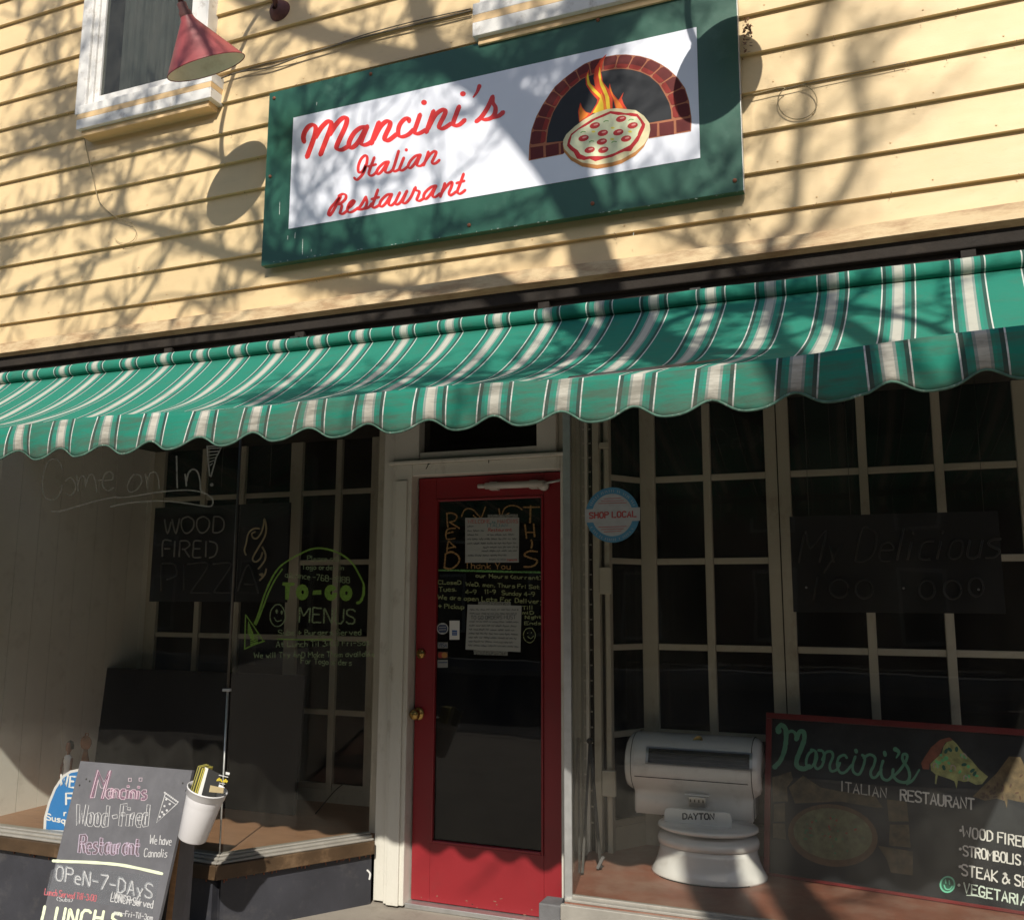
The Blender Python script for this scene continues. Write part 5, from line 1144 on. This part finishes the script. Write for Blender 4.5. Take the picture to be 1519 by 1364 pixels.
# rear leg panel: raw wood edge towards us, dark face to the side
q=[at(261,1238,Y=3.17),at(268,1238,Y=3.17),at(229,1600,Y=3.17),at(217,1600,Y=3.17)]
m=MB(); m.prism(q,(-.004,.006,0)); m.build('leg_edge',M['rawwood'],ch)
m=MB(); m.prism([at(268.7,1238,Y=3.178),at(289,1247,Y=3.33),at(264,1600,Y=3.33),at(229.7,1600,Y=3.178)],(-.016,.004,0)); m.build('rear_leg',M['slate'],ch)
m=MB(); m.prism([at(236,1200,Y=3.30),at(258,1240,Y=3.30),at(212,1600,Y=3.30),at(180,1600,Y=3.30)],(0,.012,0)); m.build('rear_board',M['iron'],ch)
Y1=lambda p:TR(60,1130,5.829,p); Y2=lambda p:TR(160,1130,5.829,p)
chw=P('white_chalk',(.58,.58,.58),alpha=.95,lo=.3,hi=.5); chp=P('pink_chalk',(.62,.32,.42),alpha=.9); chr_=P('red_chalk',(.6,.16,.18),alpha=.95); chy=P('pale_green_paint',(.72,.78,.55)); chg=P('smeared_grey_chalk',(.36,.38,.40),alpha=.75)
upv=(.10,-1)
i9=Ink(AP,.0006); 
for s in ([(440,300),(500,70),(545,200),(603,72),(535,310)],): i9.line(Y1(s),6,False)
write(i9,'ancinis',Y1([(570,305)])[0],Y2([(330,318)])[0],21,3.2,smooth=False,up=upv,gap=1.3,wj=.3); i9.done('chalk_lettering',P('dull_pink_chalk',(.34,.17,.25),alpha=.55),ch)
i9=Ink(AP,.0012)
i9.line(Y1([(432,305),(498,66),(550,170),(606,66),(545,312),(525,312),(572,150),(545,225),(520,220),(500,150),(468,305),(432,305)]),1.0,False)
bubble(i9,'ancinis',Y1([(573,305)])[0],Y2([(328,318)])[0],21,2.2,.8,up=upv,gap=1.4)
for x,y in ((190,152),(282,150)): i9.line(Y2([(x-12,y-14),(x+14,y-16),(x+12,y+14),(x-12,y+12),(x-12,y-14)]),.9,False)
i9.done('chalk_lettering',P('pale_pink_chalk',(.60,.48,.54),alpha=.95,lo=.2,hi=.4),ch,label='hollow pink chalk word Mancinis')
i9=Ink(AP,.0010)
bubble(i9,'Wood',Y1([(310,540)])[0],Y1([(570,550)])[0],30,2.4,.9,up=upv,gap=1.7)
i9.line(Y1([(620,460),(662,450),(665,480),(628,488),(620,460)]),1,False)
bubble(i9,'Fired',Y2([(105,550)])[0],Y2([(335,548)])[0],31,2.4,.9,up=upv,gap=1.7)
i9.line(Y2([(495,275),(420,522),(600,355)]),1.3,False); i9.line(Y2([(495,300),(590,365)]),1.1,False)
for k in range(9): i9.dot(*Y2([(492+k*14,262+k*10)])[0],1.4)
for x,y in ((505,320),(535,360),(490,378),(510,415),(470,430),(450,470),(485,450)): i9.dot(*Y2([(x,y)])[0],1.7)
write(i9,'We have',Y2([(360,705)])[0],Y2([(545,715)])[0],13,1.1,up=(.12,-1)); write(i9,'Cannolis',Y2([(312,815)])[0],Y2([(508,820)])[0],12,1.1,up=(.12,-1))
i9.done('chalk_lettering',chw,ch,label='hollow white chalk words Wood - Fired')
i9=Ink(AP,.0010); bubble(i9,'Restaurant',Y1([(335,780)])[0],Y2([(268,800)])[0],26,2.2,.9,up=upv,gap=1.5); i9.done('chalk_lettering',P('mauve_chalk',(.50,.42,.52),alpha=.95,lo=.2,hi=.4),ch,label='hollow chalk word Restaurant')
i9=Ink(AP,.0006); write(i9,'Restaurant',Y1([(338,778)])[0],Y2([(266,798)])[0],25,2.2,smooth=False,up=upv,gap=1.5); i9.done('chalk_lettering',P('dull_plum_chalk',(.27,.15,.19),alpha=.5),ch)
i9=Ink(AP,.0010); i9.line([(79,1276),(100,1277),(130,1278),(170,1281),(200,1286),(240,1295)],4.4,jit=.12); i9.done('chalk_line',chy,ch)
i9=Ink(AP,.0010); write(i9,'LUNCH S',(62,1366),(176,1376),22,4.2,up=(.2,-1),gap=2.2); i9.done('chalk_lettering',chy,ch)
i9=Ink(AP,.0010); write(i9,'OPeN-7-DAyS',(82,1304),(224,1332),21,3.2,up=upv,gap=1.8,wj=.35); i9.done('chalk_lettering',chg,ch,label='smeared grey chalk words OPEN-7-DAYS')
i9=Ink(AP,.0014); write(i9,'OPeN-7-DAyS',(83,1304),(225,1332),20,1.2,up=upv,gap=1.8,wj=.35); i9.done('chalk_lettering',chw,ch)
i9=Ink(AP,.0010); write(i9,'Lunch Served Till-3:00',(66,1326),(142,1336),9,1.3,up=(.15,-1)); i9.done('chalk_lettering',chr_,ch)
i9=Ink(AP,.0010); write(i9,'(Subs)',(84,1335),(107,1337),6,.8,up=(.15,-1)); write(i9,'LUNCH Served',(164,1336),(226,1346),11,1.3,up=(.15,-1)); write(i9,'mon-Fri-Til-3pm',(169,1356),(226,1364),8,1.1,up=(.15,-1)); write(i9,'LUNCHS Served',(165,1331),(206,1341),9,.9,up=(.2,-1)); i9.done('chalk_lettering',chw,ch)
i9=Ink(AP,.0003)
i9.poly([(76,1290),(95,1281),(238,1300),(226,1355),(150,1340),(68,1325)]); i9.done('chalk_smear',P('chalk_smear',(.2,.21,.23),alpha=.5,ascale=14,lo=.35,hi=.75),ch)
for px,py in ((271,1161),(276,1172),(133,1158),(128,1155),(118,1164)):
    ik=Ink(AP,.0006); ik.dot(px,py,1.2,1.6,.4,n=6); ik.done('nail_hole',M['iron'],ch)
# bucket on the board's shoulder
BYy=3.06
tc=at(308,1169,Y=BYy); bc=at(285,1243,Y=BYy); ax=(tc-bc); hB=ax.length; ax.normalize()
bk_=thing('bucket','white plastic bucket hooked on the right edge of the chalkboard','bucket',bc)
m=MB(); m.lathe([(.001,.003),(.052,.0),(.056,.004),(.072,hB*.84),(.0725,hB*.85),(.0765,hB*.86),(.0775,hB*.97),(.080,hB*.975),(.080,hB),(.0765,hB),(.074,hB*.9),(.054,.01),(.001,.008)],bc,ax,48); m.build('body',M['plastic'],bk_)
m=MB(); m.tube([tc+Vector((-.07,.02,-.02)),tc+Vector((-.10,.05,-.01)),tc+Vector((-.11,.06,-.05))],.003,6); m.build('hook',M['alu'],bk_)
# rolled menus and papers in the bucket
rnd=[(-.030,.012,.10,'yel'),(-.020,-.006,.105,'blk'),(-.012,.014,.10,'yel'),(-.004,-.008,.098,'wht'),(.004,.010,.105,'yel')]
pc={'yel':P('yellow_print_paper',(.55,.48,.08)),'blk':P('black_print_paper',(.03,.03,.03)),'wht':M['paper2'],'olv':P('olive_print_paper',(.20,.19,.07))}
dxv=ax.cross(Vector((0,1,0))).normalized()
if dxv.x<0: dxv=-dxv
t0=tc+ax*-.02
mn_=thing('folded_menus','bundle of yellow and black folded menus sticking out of the white bucket','menus',tc)
for k in range(11):
    u=-.050+k*.0040; h=.096+.0010*k+random.uniform(-.003,.003); mat=pc[('olv','yel','blk','olv','yel','olv','blk','yel','yel','blk','yel')[k]]
    p0=t0+dxv*u+Vector((0,-.012+random.uniform(-.004,.004)-.001*k,0)); m=MB(); m.bar(p0,p0+ax*h,.0033,.05,up=dxv.cross(ax)); m.build('folded_menu',mat,mn_)
def sheet(u0,u1,y0,y1,h0,h1,nm,mat):
    q=[t0+dxv*u0+Vector((0,y0,0)),t0+dxv*u1+Vector((0,y1,0)),t0+dxv*(u1-.004)+ax*h1+Vector((0,y1,0)),t0+dxv*(u0-.006)+ax*h0+Vector((0,y0,0))]
    m=MB(); m.prism(q,(0,.003,0)); m.build(nm,mat,mn_); return q
sheet(-.008,.012,-.040,-.043,.109,.111,'white_menu',pc['wht'])
q=sheet(.0125,.060,-.044,-.020,.113,.103,'front_menu',pc['blk'])
FP=plane3(q[0],q[1],q[2])
i9=Ink(FP,.0006); i9.poly([(312,1164),(332,1168),(331,1176),(310,1174)]); i9.done('cover_picture',P('tan_print',(.45,.36,.20)),mn_)
i9=Ink(FP,.0006); scribble(i9,(322,1157),(337,1160),4.5,1.8); i9.done('cover_lettering',P('yellow_print',(.7,.55,.05)),mn_)
i9=Ink(FP,.0006); i9.line([(325,1149),(338,1152)],1.1,False); i9.poly([(335,1144),(341,1145.5),(340,1149),(334.5,1148)]); i9.line([(325,1160.5),(334,1162.5)],.8,False); i9.done('cover_lettering',M['paper2'],mn_)
# block by the door
p0=at(808,1364,Y=4.03); p1=at(845,1335,Y=4.03)
m=MB(); m.box(p0.x,p1.x,3.95,4.06,CZ-.011,p1.z); o=m.build('stone_block',M['block'],None,bevel=.006); tag(o,'rough grey block at the foot of the right door casing','block')
# white paint chip mark on the bulkhead
i9=Ink(Plane(K+nr*.035,nr),.0006); i9.line([(545,1290),(549,1295),(548,1303)],2.6); i9.done('paint_chip',M['paper2'],bld)

# cracks in the casing paint, scuffs at the foot of the door, a lamp flex in the left display
ik=Ink(PY(4.075),.0006)
for st in ([(632,695),(635,689),(634,684)],[(636,688),(643,684)],[(725,686),(725,681)],[(590,760),(591,766)],[(843,900),(843,906)],[(592,820),(593,835),(592,850)],[(700,1340),(701,1341)]): ik.line(st,1.3)
ik.done('paint_crack',M['soffit'],bld,kind='stuff')
ik=Ink(PY(DY),.0006)
for i in range(34):
    x=random.uniform(612,828); y=1352+(x-600)*.06-random.random()**4*34; ik.line([(x,y),(x+random.uniform(-3,5),y+random.uniform(-1,1.5))],random.uniform(.6,1.5),False,jit=.4)
ik.done('scuff',P('scuffed_primer',(.36,.22,.15),alpha=.8),door,kind='stuff')
m=MB(); m.tube([at(x,y,Z=LFZ+.004) if y>1197 else at(x,y,Y=4.45) for x,y in catmull([(468,1206),(480,1192),(497,1172),(512,1160)],4)],.003,5)
o=m.build('flex',M['iron'],None); tag(o,'thin dark flex running across the floor at the back of the left display','cable')

# ================================================================== TREE BEHIND THE CAMERA (throws the branch shadows)
TRUNK0=Vector((1.25,-.95,G0))
tr=thing('street_tree','bare street tree whose branches throw shadows over the shopfront','tree',TRUNK0)
def sun_up(px,py,Y,t): return at(px,py,Y=Y)-SUN*t
def pth(pts,tt,Y=3.6):
    return [sun_up(x,y,Y,(tt[0]+(tt[1]-tt[0])*i/(len(pts)-1))*.76) for i,(x,y) in enumerate(pts)]
forkpt=sun_up(1000,505,2.7,3.4); fork0=sun_up(1226,570,2.115,3.05)
m=MB(); m.tube([TRUNK0-Vector((0,0,.02)),TRUNK0+Vector((0,0,.15)),Vector((1.15,-.95,.4)),fork0+Vector((.05,0,-.9)),fork0,forkpt],[.19,.14,.125,.12,.115,.09],14); m.build('trunk',M['bark'],tr)
twigs=MB()
def twig(p,dirn,L,r,depth):
    n=5; pts=[p]; d_=dirn.normalized()
    for i in range(n):
        d_=(d_+Vector((random.gauss(0,.22),random.gauss(0,.18),random.gauss(.03,.22)))).normalized(); pts.append(pts[-1]+d_*L/n)
    twigs.tube(pts,[r*(1-.8*i/n) for i in range(n+1)],4,False)
    if depth>0:
        for i in range(1,n+1):
            for s in range(random.choice((1,1,2))):
                dd_=(d_+Vector((random.gauss(0,.7),random.gauss(0,.5),random.gauss(.1,.7)))).normalized(); twig(pts[i],dd_,L*random.uniform(.35,.6),r*.5,depth-1)
def limb(pts,r0,r1,ntw=6,tl=.5,name='branch',depth=2,tr_=.015,side=None):
    q=[]
    P3=pts
    for i in range(len(P3)-1):
        a=P3[max(i-1,0)];b=P3[i];c=P3[i+1];d3=P3[min(i+2,len(P3)-1)]
        for k in range(4):
            t=k/4; q.append(.5*((2*b)+(c-a)*t+(2*a-5*b+4*c-d3)*t*t+(3*b-a-3*c+d3)*t**3))
    q.append(P3[-1]); n=len(q)
    m=MB(); m.tube(q,[r0+(r1-r0)*(i/(n-1)) for i in range(n)],8,True); m.build(name,M['bark'],tr)
    for k in range(int(ntw*1.9)):
        i=random.randrange(n//6,n); t=(q[min(i+1,n-1)]-q[max(i-1,0)]).normalized()
        dd_=(t*.5+Vector((random.gauss(0,.7),random.gauss(0,.35),random.gauss(.25,.7)))).normalized()
        twig(q[i],dd_,tl*random.uniform(.6,1.3),tr_,depth)
# big limb across the sign, from the fork up to the left
l1=[forkpt]+pth([(880,400),(845,300),(770,200),(690,120),(600,88),(500,58),(420,30),(360,0),(300,-40)],(4.0,4.9))
limb(l1,.10,.018,12,.5)
limb(pth([(845,300),(800,215),(740,160),(650,90),(620,0),(610,-80)],(4.1,4.6)),.085,.05,6,.5)
limb(pth([(820,250),(860,150),(890,60),(880,-20),(900,-100)],(4.15,4.8)),.075,.05,9,.5)
limb(pth([(740,165),(800,110),(850,40),(840,-40)],(4.2,4.7)),.035,.02,4,.4)
# limb low to the left
l2=[forkpt]+pth([(760,470),(640,445),(560,430),(480,412),(400,396),(330,376),(247,343),(171,321),(100,322),(0,330),(-60,340)],(4.0,4.7))
limb(l2,.06,.012,14,.42)
limb(pth([(247,343),(160,380),(80,400),(0,440)],(4.5,4.7)),.010,.004,5,.3)
limb(pth([(400,396),(330,440),(230,440),(160,500)],(4.4,4.6)),.010,.005,6,.3)
limb(pth([(560,430),(520,360),(530,290),(500,200),(520,120)],(4.2,4.7)),.016,.006,6,.35)
limb(pth([(470,420),(480,350),(440,300),(455,210)],(4.2,4.7)),.012,.005,5,.3)
limb(pth([(333,237),(290,214),(247,205),(198,218),(148,211),(82,224),(20,215)],(4.2,4.6)),.020,.008,8,.32)
limb(pth([(400,400),(370,300),(333,237)],(4.3,4.3)),.018,.016,1,.3)
limb(pth([(92,340),(88,250),(84,180),(80,80)],(4.5,4.9)),.010,.004,10,.35)
limb(pth([(110,330),(112,240),(100,120)],(4.5,4.9)),.008,.003,6,.3)
limb(pth([(480,55),(430,-10),(400,-60)],(4.8,5.0)),.02,.01,6,.4)
limb(pth([(100,322),(40,360),(0,400)],(4.5,4.8)),.010,.004,4,.3)
limb(pth([(0,15),(40,30),(80,25),(120,-10)],(5,5.2)),.008,.004,5,.3)
# right-hand limbs, farther back and softer
limb([fork0]+pth([(1130,430),(1175,330),(1185,220),(1205,100),(1230,-20)],(6.2,7.6)),.034,.022,5,.4,tr_=.008)
limb(pth([(1150,420),(1240,300),(1275,220),(1275,120),(1260,60)],(6.8,7.6)),.026,.020,6,.3,tr_=.008)
limb(pth([(1100,440),(1060,380),(960,330),(880,330)],(4.6,4.8)),.022,.010,8,.35)
# branches over the awning cloth
def pa(pts,t0,t1): 
    return [sun_up(x,y,2.2+1.0*max(0,min(1,(575-y)/110)),t0+(t1-t0)*i/(len(pts)-1)) for i,(x,y) in enumerate(pts)]
limb(pa([(1205,560),(1120,520),(1000,510),(880,500),(760,530),(640,520)],3.0,3.5),.06,.025,9,.45)
limb(pa([(1330,540),(1230,480),(1120,455),(1000,470),(900,520)],3.2,3.5),.05,.022,8,.4)
limb(pa([(1470,560),(1380,500),(1260,470),(1180,440)],3.0,3.4),.03,.015,5,.4)
limb(pa([(900,560),(800,520),(700,560),(560,540),(430,560)],3.2,3.6),.018,.008,10,.4)
limb(pa([(640,540),(560,520),(480,520),(380,550)],3.3,3.6),.012,.006,8,.35)
limb([fork0+Vector((.3,0,-.6)),sun_up(1475,560,2.115,3.0),sun_up(1560,420,2.115,3.4)],.11,.07,4,.4)
m=twigs; tw=m.build('twigs',M['bark'],tr,kind='stuff')

# ================================================================== ACROSS THE STREET (seen only in the reflections)
def far_house(x0,x1,h,mat,label,nw,nf):
    t=thing('far_house',label,'building',((x0+x1)/2,-15.5,G0))
    BX(x0,x1,-22,-15.5,G0,h).build('wall',mat,t)
    BX(x0-.15,x1+.15,-22.2,-15.2,h+.001,h+.3).build('cornice',M['soffit'],t)
    wd=(x1-x0)/nw
    for f in range(nf):
        for i in range(nw):
            xc=x0+wd*(i+.5); zc=G0+2.6+f*3.1-1.6 if f else G0+1.5
            w_=BX(xc-.5,xc+.5,-15.49,-15.44,zc-.85,zc+.85).build('window',M['white2'],t); BX(xc-.42,xc+.42,-15.435,-15.43,zc-.77,zc+.77).build('pane',M['scaledark'],w_)
far_house(-34,-16,7.5,M['brick'],'dark brick building across the street at the left end of the row',6,3)
far_house(-15.8,-4,8.2,M['soffit'],'brown timber building across the street in the middle of the row',4,3)
far_house(-3.8,12,7.2,M['brick'],'dark brick building across the street opposite the door',5,3)
far_house(12.2,30,8.0,M['soffit'],'brown timber building across the street at the right end of the row',6,3)
t=thing('far_house','long dark building added across the street end to darken the pane reflections','building',(48,-5,G0))
BX(42,52,-24,14,G0,11).build('wall',M['brick'],t)  # added, unseen; keeps bright sky out of the angled pane's reflection
for yy in range(-22,13,3):
    for zz in (1.2,4.4,7.6):
        w_=BX(41.9,41.99,yy,yy+1.1,zz-1,zz+.9).build('window',M['white2'],t); BX(41.88,41.895,yy+.1,yy+1.0,zz-.9,zz+.8).build('pane',M['scaledark'],w_)
t=thing('far_house','plain dark neighbouring house standing on the right of the yellow building','building',(12,6,G0))
BX(3.6,30,4.2,14,G0,8).build('wall',M['brick'],t)
for xx in range(5,29,3):
    for zz in (0,3.4):
        w_=BX(xx,xx+1.1,4.1,4.19,zz-.9,zz+.9).build('window',M['white2'],t); BX(xx+.1,xx+1.0,4.085,4.098,zz-.8,zz+.8).build('pane',M['scaledark'],w_)
